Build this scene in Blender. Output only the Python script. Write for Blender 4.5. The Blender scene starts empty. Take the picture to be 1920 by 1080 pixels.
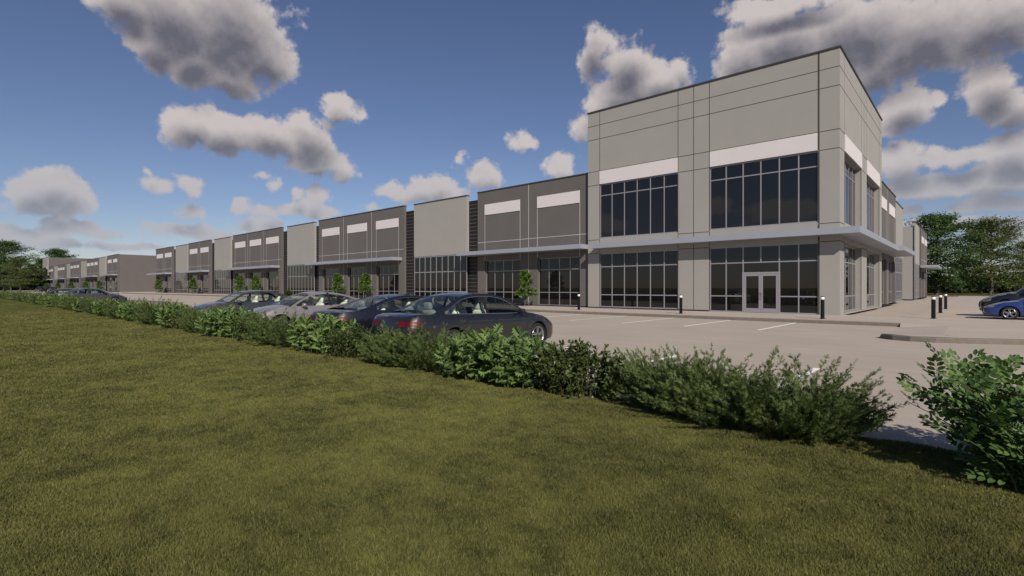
import bpy, bmesh, math, random
import numpy as np
from mathutils import Vector, Matrix
R = math.radians
S = bpy.context.scene
C = S.collection
rng = np.random.default_rng(7)

# ------------------------------------------------------------------ camera
# world axes: X runs along the long front facade (to the right), Y runs into the building, tower corner = origin
CAM = Vector((5.376, -31.924, 1.60))
YAW = 41.952
cam_d = bpy.data.cameras.new('camera')
cam_d.sensor_width = 36.0
cam_d.lens = 36.0 * 969.0 / 1920.0
cam_d.clip_start = 0.05
cam_d.clip_end = 9000
cam = bpy.data.objects.new('camera', cam_d)
cam.location = CAM
cam.rotation_euler = (R(90), 0, R(YAW))
C.objects.link(cam)
S.camera = cam

# ------------------------------------------------------------------ sun, sky, exposure
SUNV = Vector((1.31, -0.95, 1.04)).normalized()
SUN_EL = math.asin(SUNV.z)
SUN_ROT = math.atan2(SUNV.x, SUNV.y)
sun_d = bpy.data.lights.new('sun', 'SUN')
sun_d.energy = 4.7
sun_d.angle = R(0.55)
sun_d.color = (1.0, 0.90, 0.78)
sun = bpy.data.objects.new('sun', sun_d)
sun.rotation_euler = SUNV.to_track_quat('Z', 'Y').to_euler()
sun.location = (0, 0, 60)
C.objects.link(sun)
S.view_settings.view_transform = 'Standard'
S.view_settings.look = 'None'
S.view_settings.exposure = 0.0
S.view_settings.gamma = 1.0

W = bpy.data.worlds.new('World')
S.world = W
W.use_nodes = True
W.cycles.sampling_method = 'MANUAL'
W.cycles.sample_map_resolution = 512
FW = (-math.sin(R(YAW)), math.cos(R(YAW)), 0.0)
RT = (math.cos(R(YAW)), math.sin(R(YAW)), 0.0)

class NT:
    """tiny node-tree helper"""
    def __init__(s, nt):
        s.nt = nt
        s.n = nt.nodes
    def node(s, typ, **kw):
        n = s.n.new(typ)
        for k, v in kw.items():
            setattr(n, k, v)
        return n
    def put(s, sock, v):
        if hasattr(v, 'is_linked') or isinstance(v, bpy.types.NodeSocket):
            s.nt.links.new(v, sock)
        else:
            sock.default_value = v
    def math(s, op, a, b=None, c=None, clamp=False):
        n = s.node('ShaderNodeMath', operation=op, use_clamp=clamp)
        s.put(n.inputs[0], a)
        if b is not None: s.put(n.inputs[1], b)
        if c is not None: s.put(n.inputs[2], c)
        return n.outputs[0]
    def vec(s, op, a, b=None, c=None):
        n = s.node('ShaderNodeVectorMath', operation=op)
        s.put(n.inputs[0], a)
        if b is not None: s.put(n.inputs[1], b)
        if c is not None: s.put(n.inputs[2], c)
        return n.outputs['Value'] if op in ('LENGTH', 'DOT_PRODUCT') else n.outputs[0]
    def rng(s, v, a, b, c=0.0, d=1.0, smooth=True):
        n = s.node('ShaderNodeMapRange', interpolation_type='SMOOTHSTEP' if smooth else 'LINEAR')
        s.put(n.inputs[0], v)
        for i, x in enumerate((a, b, c, d)): s.put(n.inputs[i + 1], x)
        return n.outputs[0]
    def mix(s, f, a, b, mode='MIX'):
        n = s.node('ShaderNodeMix', data_type='RGBA', blend_type=mode)
        s.put(n.inputs[0], f)
        s.put(n.inputs[6], a)
        s.put(n.inputs[7], b)
        return n.outputs[2]
    def noise(s, vec, scale, detail=4, rough=0.55, dist=0.0, dim='3D'):
        n = s.node('ShaderNodeTexNoise', noise_dimensions=dim)
        if vec is not None: s.put(n.inputs['Vector'], vec)
        n.inputs['Scale'].default_value = scale
        n.inputs['Detail'].default_value = detail
        n.inputs['Roughness'].default_value = rough
        n.inputs['Distortion'].default_value = dist
        return n.outputs['Fac']

# clouds: each is an ellipse of sky (azimuth, elevation), broken up by noise; given as seen on the photograph's 1920x1080 frame
CLOUDS = [
 (235,5,75,42),(330,30,110,70),(430,55,105,85),(485,105,60,50),(370,105,75,55),(290,75,55,45),(430,135,60,35),
 (350,235,50,38),(420,252,85,34),(500,256,75,34),(575,258,55,40),(590,300,60,26),(640,312,38,24),
 (637,200,34,20),
  (85,345,48,32),(50,360,46,34),(120,358,44,30),(145,378,32,20),(60,385,50,20),(110,388,46,18),(82,372,60,28),
 (150,430,58,14),(110,440,30,9),(190,436,30,10),(40,444,50,13),(15,436,26,12),
 (336,396,20,14),(354,392,18,16),(346,402,28,10),(350,346,20,18),(297,346,26,12),(275,320,7,7),(485,331,13,5),(510,348,15,10),(457,388,14,12),
 (556,366,16,15),(590,372,20,17),(540,392,34,13),(575,388,34,15),(615,396,34,11),(505,394,20,10),(330,428,55,14),(480,422,45,14),(390,442,90,12),
 (785,352,40,20),(822,350,38,20),(752,360,36,15),(848,364,34,12),(800,362,60,12),(910,327,36,20),(985,267,22,16),(865,297,11,9),(1050,312,27,18),(700,391,22,9),
 (1113,95,30,40),(1170,125,50,42),(1185,175,75,52),(1240,150,45,30),(1130,210,42,40),(1090,240,20,20),(1275,120,16,20),
 (1390,110,55,48),(1470,75,90,48),(1590,62,130,60),(1720,70,150,70),(1850,45,120,58),(1640,120,70,48),(1470,8,120,22),(1900,85,12,10),
 (1850,165,55,42),(1885,195,52,38),(1690,205,58,34),(1765,185,18,14),(1665,240,28,14),
 (1690,305,55,32),(1790,295,90,24),(1890,285,62,36),(1740,350,110,24),(1870,338,95,36),(1690,395,45,14),(1850,385,90,18),
 (1760,420,90,16),(1890,430,60,20),
 (70,460,90,10),(230,462,60,8),
]
def az_el(px, py):
    x = (px - 960) / 969.0
    y = (540 - py) / 969.0
    return math.atan(x), math.atan2(y, math.hypot(x, 1))

def cloud_field():
    g = bpy.data.node_groups.new('cloud_field', 'ShaderNodeTree')
    g.interface.new_socket('P', in_out='INPUT', socket_type='NodeSocketVector')
    g.interface.new_socket('F', in_out='OUTPUT', socket_type='NodeSocketFloat')
    t = NT(g)
    gi = t.node('NodeGroupInput')
    go = t.node('NodeGroupOutput')
    cur = None
    for (px, py, rx, ry) in CLOUDS:
        a, e = az_el(px, py)
        k = math.hypot((px - 960) / 969.0, 1)
        sm = 1.12 + 0.22*max(0, 1 - math.sqrt(rx*ry)/38.0)
        ra = sm * rx / 969.0 / (k * k)
        re = sm * ry / 969.0 / k
        v = t.vec('MULTIPLY_ADD', gi.outputs[0], (1 / ra, 1 / re, 0), (-a / ra, -e / re, 0))
        w = min(1.0, math.sqrt(rx*ry)/38.0)**0.75
        l = t.math('MULTIPLY_ADD', t.vec('LENGTH', v), -w, w)
        cur = l if cur is None else t.math('SMOOTH_MAX', cur, l, 0.22)
    # the sky outside the picture (mirrored in the storefront glass) carries the same broken cloud
    for (a, e, ra, re) in ((-2.16,.13,.07,.020),(-2.03,.145,.05,.018),(-2.36,.15,.06,.02),(-1.84,.12,.05,.02),(-2.55,.14,.07,.025),(-1.6,.3,.12,.05),
                           (0.98,.23,.13,.05),(1.12,.12,.16,.035),(0.90,.40,.10,.05),(1.45,.28,.14,.06),(2.6,.3,.16,.06),(2.9,.16,.14,.04),(-2.9,.42,.15,.07)):
        v = t.vec('MULTIPLY_ADD', gi.outputs[0], (1 / ra, 1 / re, 0), (-a / ra, -e / re, 0))
        cur = t.math('SMOOTH_MAX', cur, t.math('MULTIPLY_ADD', t.vec('LENGTH', v), -1.0, 1.0), 0.22)
    t.put(go.inputs[0], cur)
    return g

def build_world():
    t = NT(W.node_tree)
    t.n.clear()
    out = t.node('ShaderNodeOutputWorld')
    bg = t.node('ShaderNodeBackground')
    t.nt.links.new(bg.outputs[0], out.inputs[0])
    sky = t.node('ShaderNodeTexSky', sky_type='NISHITA', sun_disc=False)
    sky.sun_elevation = SUN_EL
    sky.sun_rotation = SUN_ROT
    sky.altitude = 60
    sky.air_density = 1.0
    sky.dust_density = 0.15
    sky.ozone_density = 2.0
    tc = t.node('ShaderNodeTexCoord')
    d = tc.outputs['Generated']
    a = t.math('ARCTAN2', t.vec('DOT_PRODUCT', d, RT), t.vec('DOT_PRODUCT', d, FW))
    sep = t.node('ShaderNodeSeparateXYZ')
    t.put(sep.inputs[0], d)
    e = t.math('ARCSINE', sep.outputs[2])
    cmb = t.node('ShaderNodeCombineXYZ')
    t.put(cmb.inputs[0], a)
    t.put(cmb.inputs[1], e)
    P = cmb.outputs[0]
    # gently warped so that no ellipse stays an ellipse
    wn = t.node('ShaderNodeTexNoise')
    t.put(wn.inputs['Vector'], d)
    wn.inputs['Scale'].default_value = 16
    wn.inputs['Detail'].default_value = 5
    P = t.vec('MULTIPLY_ADD', t.vec('SUBTRACT', wn.outputs['Color'], (0.5, 0.5, 0.5)), (0.040, 0.026, 0), P)
    fld = cloud_field()
    def F(p):
        n = t.node('ShaderNodeGroup')
        n.node_tree = fld
        t.put(n.inputs[0], p)
        return n.outputs[0]
    def billow(p):
        v = t.node('ShaderNodeTexVoronoi', feature='SMOOTH_F1', distance='EUCLIDEAN', voronoi_dimensions='3D', normalize=True)
        t.put(v.inputs['Vector'], p)
        v.inputs['Scale'].default_value = 44
        v.inputs['Detail'].default_value = 2.0
        v.inputs['Roughness'].default_value = 0.5
        v.inputs['Lacunarity'].default_value = 2.2
        v.inputs['Smoothness'].default_value = 0.5
        b = t.math('MULTIPLY', t.math('SUBTRACT', 0.40, v.outputs['Distance']), 0.7)
        n = t.noise(p, 21, 8, 0.60)
        return t.math('MULTIPLY_ADD', t.math('SUBTRACT', n, 0.5), 1.9, b)
    f0 = F(P)
    b0 = billow(d)
    D = t.math('MULTIPLY_ADD', b0, 0.95, f0)
    alpha = t.rng(D, -0.04, 0.36)
    # light comes from above: what has much cloud above it is in shade
    up = t.vec('ADD', P, (-0.004, 0.030, 0))
    fu = F(up)
    du = t.vec('ADD', d, (0.006, 0.0, 0.013))
    bu = billow(du)
    occ = t.rng(t.math('MULTIPLY_ADD', bu, 0.09, fu), -0.20, 0.90)
    relief = t.math('MULTIPLY', t.math('SUBTRACT', b0, bu), 0.24)
    lit = t.math('ADD', t.math('SUBTRACT', 1.0, occ), relief, clamp=True)
    ccol = t.mix(lit, CLOUD_DARK, CLOUD_LIT)
    # far, low clouds take the pale blue of the air before them
    air = t.rng(e, 0.03, 0.30, 0.72, 0.0)
    skyc = t.mix(1.0, sky.outputs[0], SKY_TINT, 'MULTIPLY')
    low = t.rng(e, -0.02, 0.34, 1.0, 0.0)
    skyc = t.mix(low, skyc, t.mix(1.0, skyc, HORIZON_TINT, 'MULTIPLY'))
    ccol = t.mix(air, ccol, AIR_COL)
    col = t.mix(t.math('MULTIPLY', alpha, 0.97), skyc, ccol)
    t.put(bg.inputs[0], col)
    bg.inputs[1].default_value = SKY_STRENGTH

SKY_STRENGTH = 0.10
SKY_TINT = (0.64, 0.615, 0.715, 1)
HORIZON_TINT = (1.0, 1.0, 1.0, 1)
CLOUD_LIT = (5.9, 5.35, 5.2, 1)
CLOUD_DARK = (1.35, 1.33, 1.66, 1)
AIR_COL = (3.7, 4.0, 4.7, 1)
build_world()

# ------------------------------------------------------------------ helpers
def sstep(t):
    t = np.clip(t, 0, 1)
    return t * t * (3 - 2 * t)

def tz(x, y):
    """ground height: the lot climbs gently towards the far left end"""
    r = 0.42 * sstep((-x - 12) / 60.0) + 0.15 * sstep((-x - 110) / 50.0)
    return r * (0.35 + 0.65 * sstep((y + 24) / 18.0))

class MB:
    """collects quads and tubes; build() links them as ONE mesh object"""
    def __init__(s):
        s.v, s.f, s.m = [], [], []
        s.smooth = []
    def face(s, pts, m=0, smooth=False):
        i = len(s.v)
        s.v += [tuple(p) for p in pts]
        s.f.append(tuple(range(i, i + len(pts))))
        s.m.append(m)
        s.smooth.append(smooth)
    def box(s, x0, x1, y0, y1, z0, z1, m=0):
        x0, x1 = min(x0, x1), max(x0, x1)
        y0, y1 = min(y0, y1), max(y0, y1)
        z0, z1 = min(z0, z1), max(z0, z1)
        i = len(s.v)
        s.v += [(x0,y0,z0),(x1,y0,z0),(x1,y1,z0),(x0,y1,z0),(x0,y0,z1),(x1,y0,z1),(x1,y1,z1),(x0,y1,z1)]
        for q in ((0,3,2,1),(4,5,6,7),(0,1,5,4),(1,2,6,5),(2,3,7,6),(3,0,4,7)):
            s.f.append(tuple(i + k for k in q))
            s.m.append(m)
            s.smooth.append(False)
    def grid(s, rows, m=0, smooth=True, closed=False):
        """rows: list of equal-length point lists"""
        i = len(s.v)
        n = len(rows[0])
        for r in rows: s.v += [tuple(p) for p in r]
        for a in range(len(rows) - 1):
            for b in range(n if closed else n - 1):
                c = (b + 1) % n
                s.f.append((i + a*n + b, i + a*n + c, i + (a+1)*n + c, i + (a+1)*n + b))
                s.m.append(m)
                s.smooth.append(smooth)
    def tube(s, pts, rads, n=8, m=0, caps=True):
        pts = [Vector(p) for p in pts]
        rows = []
        for k, p in enumerate(pts):
            a = pts[min(k + 1, len(pts) - 1)] - pts[max(k - 1, 0)]
            if a.length < 1e-9: a = Vector((0, 0, 1))
            a.normalize()
            u = a.cross(Vector((0, 0, 1)))
            if u.length < 1e-3: u = a.cross(Vector((1, 0, 0)))
            u.normalize()
            w = a.cross(u)
            r = rads[k] if hasattr(rads, '__len__') else rads
            rows.append([p + (u*math.cos(2*math.pi*j/n) + w*math.sin(2*math.pi*j/n))*r for j in range(n)])
        s.grid(rows, m, True, True)
        if caps:
            s.face(rows[0][::-1], m)
            s.face(rows[-1], m)
    def lathe(s, prof, n=24, m=0, axis='z', c=(0, 0, 0), smooth=True):
        rows = []
        for (r, h) in prof:
            row = []
            for j in range(n):
                a = 2*math.pi*j/n
                x, y = r*math.cos(a), r*math.sin(a)
                row.append((c[0]+x, c[1]+y, c[2]+h) if axis == 'z' else (c[0]+x, c[1]+h, c[2]+y))
            rows.append(row)
        s.grid(rows, m, smooth, True)
    def build(s, name, mats, parent=None, weld=False, T=None, recalc=True):
        me = bpy.data.meshes.new(name)
        vs = s.v if T is None else [T(*p) for p in s.v]
        me.from_pydata(vs, [], s.f)
        if not isinstance(mats, (list, tuple)): mats = [mats]
        for x in mats: me.materials.append(x)
        me.polygons.foreach_set('material_index', s.m)
        me.polygons.foreach_set('use_smooth', s.smooth)
        if weld or recalc:
            bm = bmesh.new()
            bm.from_mesh(me)
            if weld: bmesh.ops.remove_doubles(bm, verts=bm.verts, dist=0.0008)
            if recalc: bmesh.ops.recalc_face_normals(bm, faces=bm.faces)
            bm.to_mesh(me)
            bm.free()
        o = bpy.data.objects.new(name, me)
        C.objects.link(o)
        if parent is not None: o.parent = parent
        return o

def thing(name, label, cat, loc=(0, 0, 0), rz=0.0, group=None):
    o = bpy.data.objects.new(name, None)
    o.empty_display_size = 0.3
    C.objects.link(o)
    o.location = loc
    o.rotation_euler = (0, 0, rz)
    o['label'] = label
    o['category'] = cat
    if group: o['group'] = group
    return o

def structure(o):
    o['kind'] = 'structure'
    return o

def stuff(o, label, cat):
    o['kind'] = 'stuff'
    o['label'] = label
    o['category'] = cat
    return o

def dup(root, loc, rz, label, group=None, scale=None):
    r = root.copy()
    C.objects.link(r)
    r.location = loc
    r.rotation_euler = (0, 0, rz)
    r['label'] = label
    if scale is not None: r.scale = scale
    if group: r['group'] = group
    elif 'group' in r: del r['group']
    for ch in list(root.children):
        c = ch.copy()
        C.objects.link(c)
        c.parent = r
        for g in ch.children:
            k = g.copy()
            C.objects.link(k)
            k.parent = c
    return r

def mesh_np(name, co, faces, mats, parent=None, smooth=False):
    """co (n,3) array, faces list of (k,m) int arrays"""
    me = bpy.data.meshes.new(name)
    me.vertices.add(len(co))
    me.vertices.foreach_set('co', np.ascontiguousarray(co, dtype=np.float32).ravel())
    loops = np.concatenate([f.ravel() for f in faces]).astype(np.int32)
    sizes = np.concatenate([np.full(len(f), f.shape[1]) for f in faces]).astype(np.int32)
    starts = np.concatenate([[0], np.cumsum(sizes)[:-1]]).astype(np.int32)
    me.loops.add(len(loops))
    me.loops.foreach_set('vertex_index', loops)
    me.polygons.add(len(sizes))
    me.polygons.foreach_set('loop_start', starts)
    me.update(calc_edges=True)
    if smooth:
        me.polygons.foreach_set('use_smooth', np.ones(len(sizes), dtype=bool))
    if not isinstance(mats, (list, tuple)): mats = [mats]
    for x in mats: me.materials.append(x)
    o = bpy.data.objects.new(name, me)
    C.objects.link(o)
    if parent is not None: o.parent = parent
    return o

def norm(a):
    return a / np.maximum(np.linalg.norm(a, axis=-1, keepdims=True), 1e-9)

def scatter(tmpl_v, tmpl_f, pos, dirs, nors, size, base=0):
    """stamp a leaf template (along, across, up) at many places; returns co, faces"""
    tv = np.asarray(tmpl_v, float)
    dirs = norm(dirs)
    side = norm(np.cross(nors, dirs))
    nor = np.cross(dirs, side)
    size = np.asarray(size).reshape(-1, 1, 1)
    co = pos[:, None, :] + size * (tv[None, :, 0:1]*dirs[:, None, :] + tv[None, :, 1:2]*side[:, None, :] + tv[None, :, 2:3]*nor[:, None, :])
    n, k = len(pos), len(tv)
    fs = []
    for f in tmpl_f:
        f = np.asarray(f)
        fs.append((base + np.arange(n)[:, None, None]*k + f[None]).reshape(-1, f.shape[1]))
    return co.reshape(-1, 3), fs

# ------------------------------------------------------------------ materials
def mat(name, col, rough=0.8, metal=0.0, spec=0.4, var=0.0, vscale=3.0, bump=0.0, bscale=60.0, coat=0.0, island=0.0, detail=5):
    m = bpy.data.materials.new(name)
    m.use_nodes = True
    t = NT(m.node_tree)
    b = t.n['Principled BSDF']
    b.inputs['Roughness'].default_value = rough
    b.inputs['Metallic'].default_value = metal
    b.inputs['Specular IOR Level'].default_value = spec
    b.inputs['Coat Weight'].default_value = coat
    b.inputs['Coat Roughness'].default_value = 0.03
    c4 = (*col, 1)
    tc = t.node('ShaderNodeTexCoord')
    if var > 0:
        n1 = t.noise(tc.outputs['Object'], vscale, detail, 0.6)
        f = t.rng(n1, 0.3, 0.7, 1 - var, 1 + var, smooth=False)
        cc = t.vec('SCALE', c4[:3])
        nd = t.n[-1]
        t.put(nd.inputs['Scale'], f)
        t.put(b.inputs['Base Color'], nd.outputs[0])
    else:
        b.inputs['Base Color'].default_value = c4
    if bump > 0:
        n2 = t.noise(tc.outputs['Object'], bscale, 4, 0.6)
        bp = t.node('ShaderNodeBump')
        bp.inputs['Strength'].default_value = bump
        bp.inputs['Distance'].default_value = 0.02
        t.put(bp.inputs['Height'], n2)
        t.put(b.inputs['Normal'], bp.outputs[0])
    return m

def leaf_mat(name, c_lo, c_hi, trans=0.3, rough=0.5, spec=0.35):
    """foliage: colour differs from leaf to leaf, some light passes through"""
    m = bpy.data.materials.new(name)
    m.use_nodes = True
    t = NT(m.node_tree)
    b = t.n['Principled BSDF']
    o = t.n['Material Output']
    g = t.node('ShaderNodeNewGeometry')
    col = t.mix(g.outputs['Random Per Island'], (*c_lo, 1), (*c_hi, 1))
    tc = t.node('ShaderNodeTexCoord')
    n1 = t.noise(tc.outputs['Object'], 2.5, 3)
    col = t.mix(t.rng(n1, 0.35, 0.7, 0.0, 0.45), col, (c_hi[0]*1.15, c_hi[1]*1.05, c_hi[2]*0.9, 1))
    t.put(b.inputs['Base Color'], col)
    b.inputs['Roughness'].default_value = rough
    b.inputs['Specular IOR Level'].default_value = spec
    tr = t.node('ShaderNodeBsdfTranslucent')
    t.put(tr.inputs[0], t.mix(1.0, col, (1.0, 1.1, 0.5, 1), 'MULTIPLY'))
    mx = t.node('ShaderNodeMixShader')
    mx.inputs[0].default_value = trans
    t.nt.links.new(b.outputs[0], mx.inputs[1])
    t.nt.links.new(tr.outputs[0], mx.inputs[2])
    t.nt.links.new(mx.outputs[0], o.inputs[0])
    return m

def thin_glass(name, tint, refl=1.0):
    """a sheet of window glass: what is behind shows through, the sky mirrors in it"""
    m = bpy.data.materials.new(name)
    m.use_nodes = True
    t = NT(m.node_tree)
    t.n.remove(t.n['Principled BSDF'])
    o = t.n['Material Output']
    tr = t.node('ShaderNodeBsdfTransparent')
    tr.inputs[0].default_value = (*tint, 1)
    gl = t.node('ShaderNodeBsdfAnisotropic')
    gl.inputs['Roughness'].default_value = 0.02
    fr = t.node('ShaderNodeFresnel')
    fr.inputs[0].default_value = 1.55
    mx = t.node('ShaderNodeMixShader')
    t.put(mx.inputs[0], t.math('MULTIPLY', fr.outputs[0], 1.5 * refl, clamp=True))
    t.nt.links.new(tr.outputs[0], mx.inputs[1])
    t.nt.links.new(gl.outputs[0], mx.inputs[2])
    t.nt.links.new(mx.outputs[0], o.inputs[0])
    return m

M = {}
M['wall_light'] = mat('wall_light', (0.285, 0.280, 0.264), 0.85, var=0.035, vscale=0.5, bump=0.05, bscale=90)
M['wall_dark'] = mat('wall_dark', (0.110, 0.102, 0.100), 0.85, var=0.05, vscale=0.5, bump=0.05, bscale=90)
M['wall_brown'] = mat('wall_brown', (0.118, 0.106, 0.102), 0.85, var=0.05, vscale=0.4)
M['sign_white'] = mat('sign_white', (0.59, 0.56, 0.57), 0.7, var=0.02, vscale=1.0)
M['joint_dark'] = mat('joint_dark', (0.060, 0.052, 0.046), 0.9)
M['joint_light'] = mat('joint_light', (0.46, 0.43, 0.39), 0.8)
M['coping'] = mat('coping', (0.055, 0.053, 0.058), 0.6, metal=0.2)
M['canopy'] = mat('canopy', (0.36, 0.38, 0.44), 0.45, metal=0.35, var=0.03, vscale=0.7)
M['frame'] = mat('frame', (0.33, 0.32, 0.345), 0.45, metal=0.4)
M['slat_back'] = mat('slat_back', (0.011, 0.010, 0.010), 0.6)
M['slat_line'] = mat('slat_line', (0.15, 0.135, 0.12), 0.7)
M['base_gap_shade'] = mat('base_gap_shade', (0.012, 0.011, 0.010), 0.9)  # near-black colour stands in for the shade of the gap under the panels
M['roof'] = mat('roof', (0.35, 0.34, 0.33), 0.9, var=0.1, vscale=0.3)
M['glass'] = mat('glass', (0.0075, 0.007, 0.0075), 0.015, spec=0.6)
M['steel'] = mat('steel', (0.55, 0.55, 0.56), 0.3, metal=1.0)
M['bollard_black'] = mat('bollard_black', (0.010, 0.009, 0.010), 0.35, spec=0.4)
M['bollard_white'] = mat('bollard_white', (0.85, 0.83, 0.80), 0.4)
M['kerb'] = mat('kerb', (0.165, 0.143, 0.122), 0.9, var=0.12, vscale=6, bump=0.15, bscale=120)
M['line'] = mat('line', (0.90, 0.88, 0.85), 0.7, var=0.10, vscale=9)
M['bark'] = mat('bark', (0.085, 0.068, 0.055), 0.95, var=0.3, vscale=8, bump=0.5, bscale=30)
M['bark_pale'] = mat('bark_pale', (0.19, 0.155, 0.12), 0.9, var=0.2, vscale=14)
M['stem'] = mat('stem', (0.075, 0.060, 0.035), 0.9)
M['stem_green'] = mat('stem_green', (0.07, 0.10, 0.035), 0.8)

def ground_mat(name, base, streak=0.10, patch=0.10, fine=0.10, bump=0.12):
    m = bpy.data.materials.new(name)
    m.use_nodes = True
    t = NT(m.node_tree)
    b = t.n['Principled BSDF']
    b.inputs['Roughness'].default_value = 0.92
    b.inputs['Specular IOR Level'].default_value = 0.2
    tc = t.node('ShaderNodeTexCoord')
    p = tc.outputs['Object']
    mp = t.node('ShaderNodeMapping')
    t.put(mp.inputs[0], p)
    mp.inputs['Rotation'].default_value = (0, 0, R(-42))
    mp.inputs['Scale'].default_value = (0.25, 2.2, 1)
    s1 = t.rng(t.noise(mp.outputs[0], 1.0, 5, 0.6), 0.3, 0.7, 1 - streak, 1 + streak, False)
    s2 = t.rng(t.noise(p, 0.35, 4, 0.55), 0.3, 0.7, 1 - patch, 1 + patch, False)
    s3 = t.rng(t.noise(p, 38, 4, 0.7), 0.3, 0.7, 1 - fine, 1 + fine, False)
    f = t.math('MULTIPLY', t.math('MULTIPLY', s1, s2), s3)
    n = t.node('ShaderNodeVectorMath', operation='SCALE')
    n.inputs[0].default_value = base
    t.put(n.inputs['Scale'], f)
    t.put(b.inputs['Base Color'], n.outputs[0])
    bp = t.node('ShaderNodeBump')
    bp.inputs['Strength'].default_value = bump
    bp.inputs['Distance'].default_value = 0.01
    t.put(bp.inputs['Height'], t.noise(p, 70, 4, 0.65))
    t.put(b.inputs['Normal'], bp.outputs[0])
    return m

M['lot'] = ground_mat('lot', (0.420, 0.368, 0.312), 0.05, 0.05, 0.07)
M['walk'] = ground_mat('walk', (0.440, 0.385, 0.330), 0.04, 0.05, 0.06)

def lawn_mat(name, lo, hi, dry, blades):
    m = bpy.data.materials.new(name)
    m.use_nodes = True
    t = NT(m.node_tree)
    b = t.n['Principled BSDF']
    o = t.n['Material Output']
    b.inputs['Roughness'].default_value = 0.75 if blades else 1.0
    b.inputs['Specular IOR Level'].default_value = 0.25 if blades else 0.05
    tc = t.node('ShaderNodeTexCoord')
    p = tc.outputs['Object']
    a = t.rng(t.noise(p, 0.7, 5, 0.62), 0.38, 0.60)
    c = t.rng(t.noise(p, 3.4, 4, 0.62), 0.33, 0.64)
    col = t.mix(t.math('MULTIPLY_ADD', a, 0.5, t.math('MULTIPLY', c, 0.5)), (*lo, 1), (*hi, 1))
    if blades:
        g = t.node('ShaderNodeNewGeometry')
        rp = g.outputs['Random Per Island']
        col = t.mix(t.rng(rp, 0.35, 1.0, 0.0, 0.75, False), col, (*dry, 1))
        t.put(b.inputs['Base Color'], col)
        tr = t.node('ShaderNodeBsdfTranslucent')
        t.put(tr.inputs[0], col)
        mx = t.node('ShaderNodeMixShader')
        mx.inputs[0].default_value = 0.25
        t.nt.links.new(b.outputs[0], mx.inputs[1])
        t.nt.links.new(tr.outputs[0], mx.inputs[2])
        t.nt.links.new(mx.outputs[0], o.inputs[0])
    else:
        fine = t.rng(t.noise(p, 45, 5, 0.75), 0.28, 0.72, 0.45, 1.25, False)
        n = t.node('ShaderNodeVectorMath', operation='SCALE')
        t.put(n.inputs[0], col)
        t.put(n.inputs['Scale'], fine)
        t.put(b.inputs['Base Color'], n.outputs[0])
        bp = t.node('ShaderNodeBump')
        bp.inputs['Strength'].default_value = 0.6
        bp.inputs['Distance'].default_value = 0.03
        t.put(bp.inputs['Height'], t.noise(p, 60, 4, 0.7))
        t.put(b.inputs['Normal'], bp.outputs[0])
    return m

G_LO, G_HI, G_DRY = (0.036, 0.052, 0.013), (0.176, 0.182, 0.048), (0.275, 0.256, 0.100)
M['lawn'] = lawn_mat('lawn', G_LO, G_HI, G_DRY, False)
M['grass'] = lawn_mat('grass', G_LO, G_HI, G_DRY, True)

#PART2
# ------------------------------------------------------------------ ground, lot, pavement
def sheet(name, m, xs, ys, dz=0.0, flat=None):
    b = MB()
    b.grid([[(x, y, (float(tz(x, y)) if flat is None else flat) + dz) for x in xs] for y in ys], 0, True)
    return structure(b.build(name, m, recalc=False))

g = MB()
g.face([(-4000, -4000, -0.10), (4000, -4000, -0.10), (4000, 4000, -0.10), (-4000, 4000, -0.10)])
structure(g.build('ground', M['lawn'], recalc=False))
HEDGE_Y = -25.35
xs_g = [-420, -330, -260, -220, -180, -150, -125, -110, -95, -80, -70, -62, -54, -46, -38, -30, -24, -18, -12, -6, 0, 10, 30, 70]
sheet('parking_lot', M['lot'], xs_g, [HEDGE_Y, -24, -22, -20, -18, -16, -14, -12, -10, -8, -6, 0, 20, 50, 92.4])
sheet('lawn', M['lawn'], xs_g, [-130, -80, -50, -36, -30, HEDGE_Y])
b = MB()   # strip of grass beyond the side lot
b.box(-180, 90, 92.6, 160, -0.09, 0.16)
structure(b.build('far_lawn', M['lawn']))
b = MB()
b.box(-180, 90, 92.4, 92.6, -0.09, 0.17)
structure(b.build('far_kerb', M['kerb']))

# raised pavement in front of the long facade and the plaza at the corner, both one kerb high
KY = -5.42
def pavement():
    b = MB()
    xs = [-131, -120, -105, -90, -75, -62, -50, -40, -30, -22, -15, -10, -5, 0, 3.05]
    rows = [[(x, y, float(tz(x, y)) + 0.15) for x in xs] for y in (KY + 0.16, -3.6, -1.8, 1.0)]
    b.grid(rows, 0, False)
    return structure(b.build('pavement', M['walk'], recalc=False))
pavement()
def kerb_run(pts, name, w=0.16, h=0.15, foot=0.0):
    """pts: outer edge polyline; the kerb stone lies on its left side"""
    b = MB()
    P = [Vector((p[0], p[1], 0)) for p in pts]
    rows = []
    for i, p in enumerate(P):
        a = (P[min(i+1, len(P)-1)] - P[max(i-1, 0)]).normalized()
        nn = Vector((-a.y, a.x, 0))
        z = float(tz(p.x, p.y))
        hh = pts[i][2] if len(pts[i]) > 2 else h
        q = p + nn * w
        rows.append([(p.x, p.y, z - 0.05), (p.x, p.y, z + hh - 0.02), (p.x + nn.x*0.02, p.y + nn.y*0.02, z + hh + 0.004),
                     (q.x, q.y, z + hh + 0.004), (q.x, q.y, z - 0.05)])
    b.grid(rows, 0, False)
    b.face(rows[0])
    b.face(rows[-1][::-1])
    return structure(b.build(name, M['kerb']))
kerb_run([(-131, KY)] + [(x, KY) for x in range(-125, 0, 10)] + [(0, KY), (3.04, KY)], 'kerb')

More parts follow.
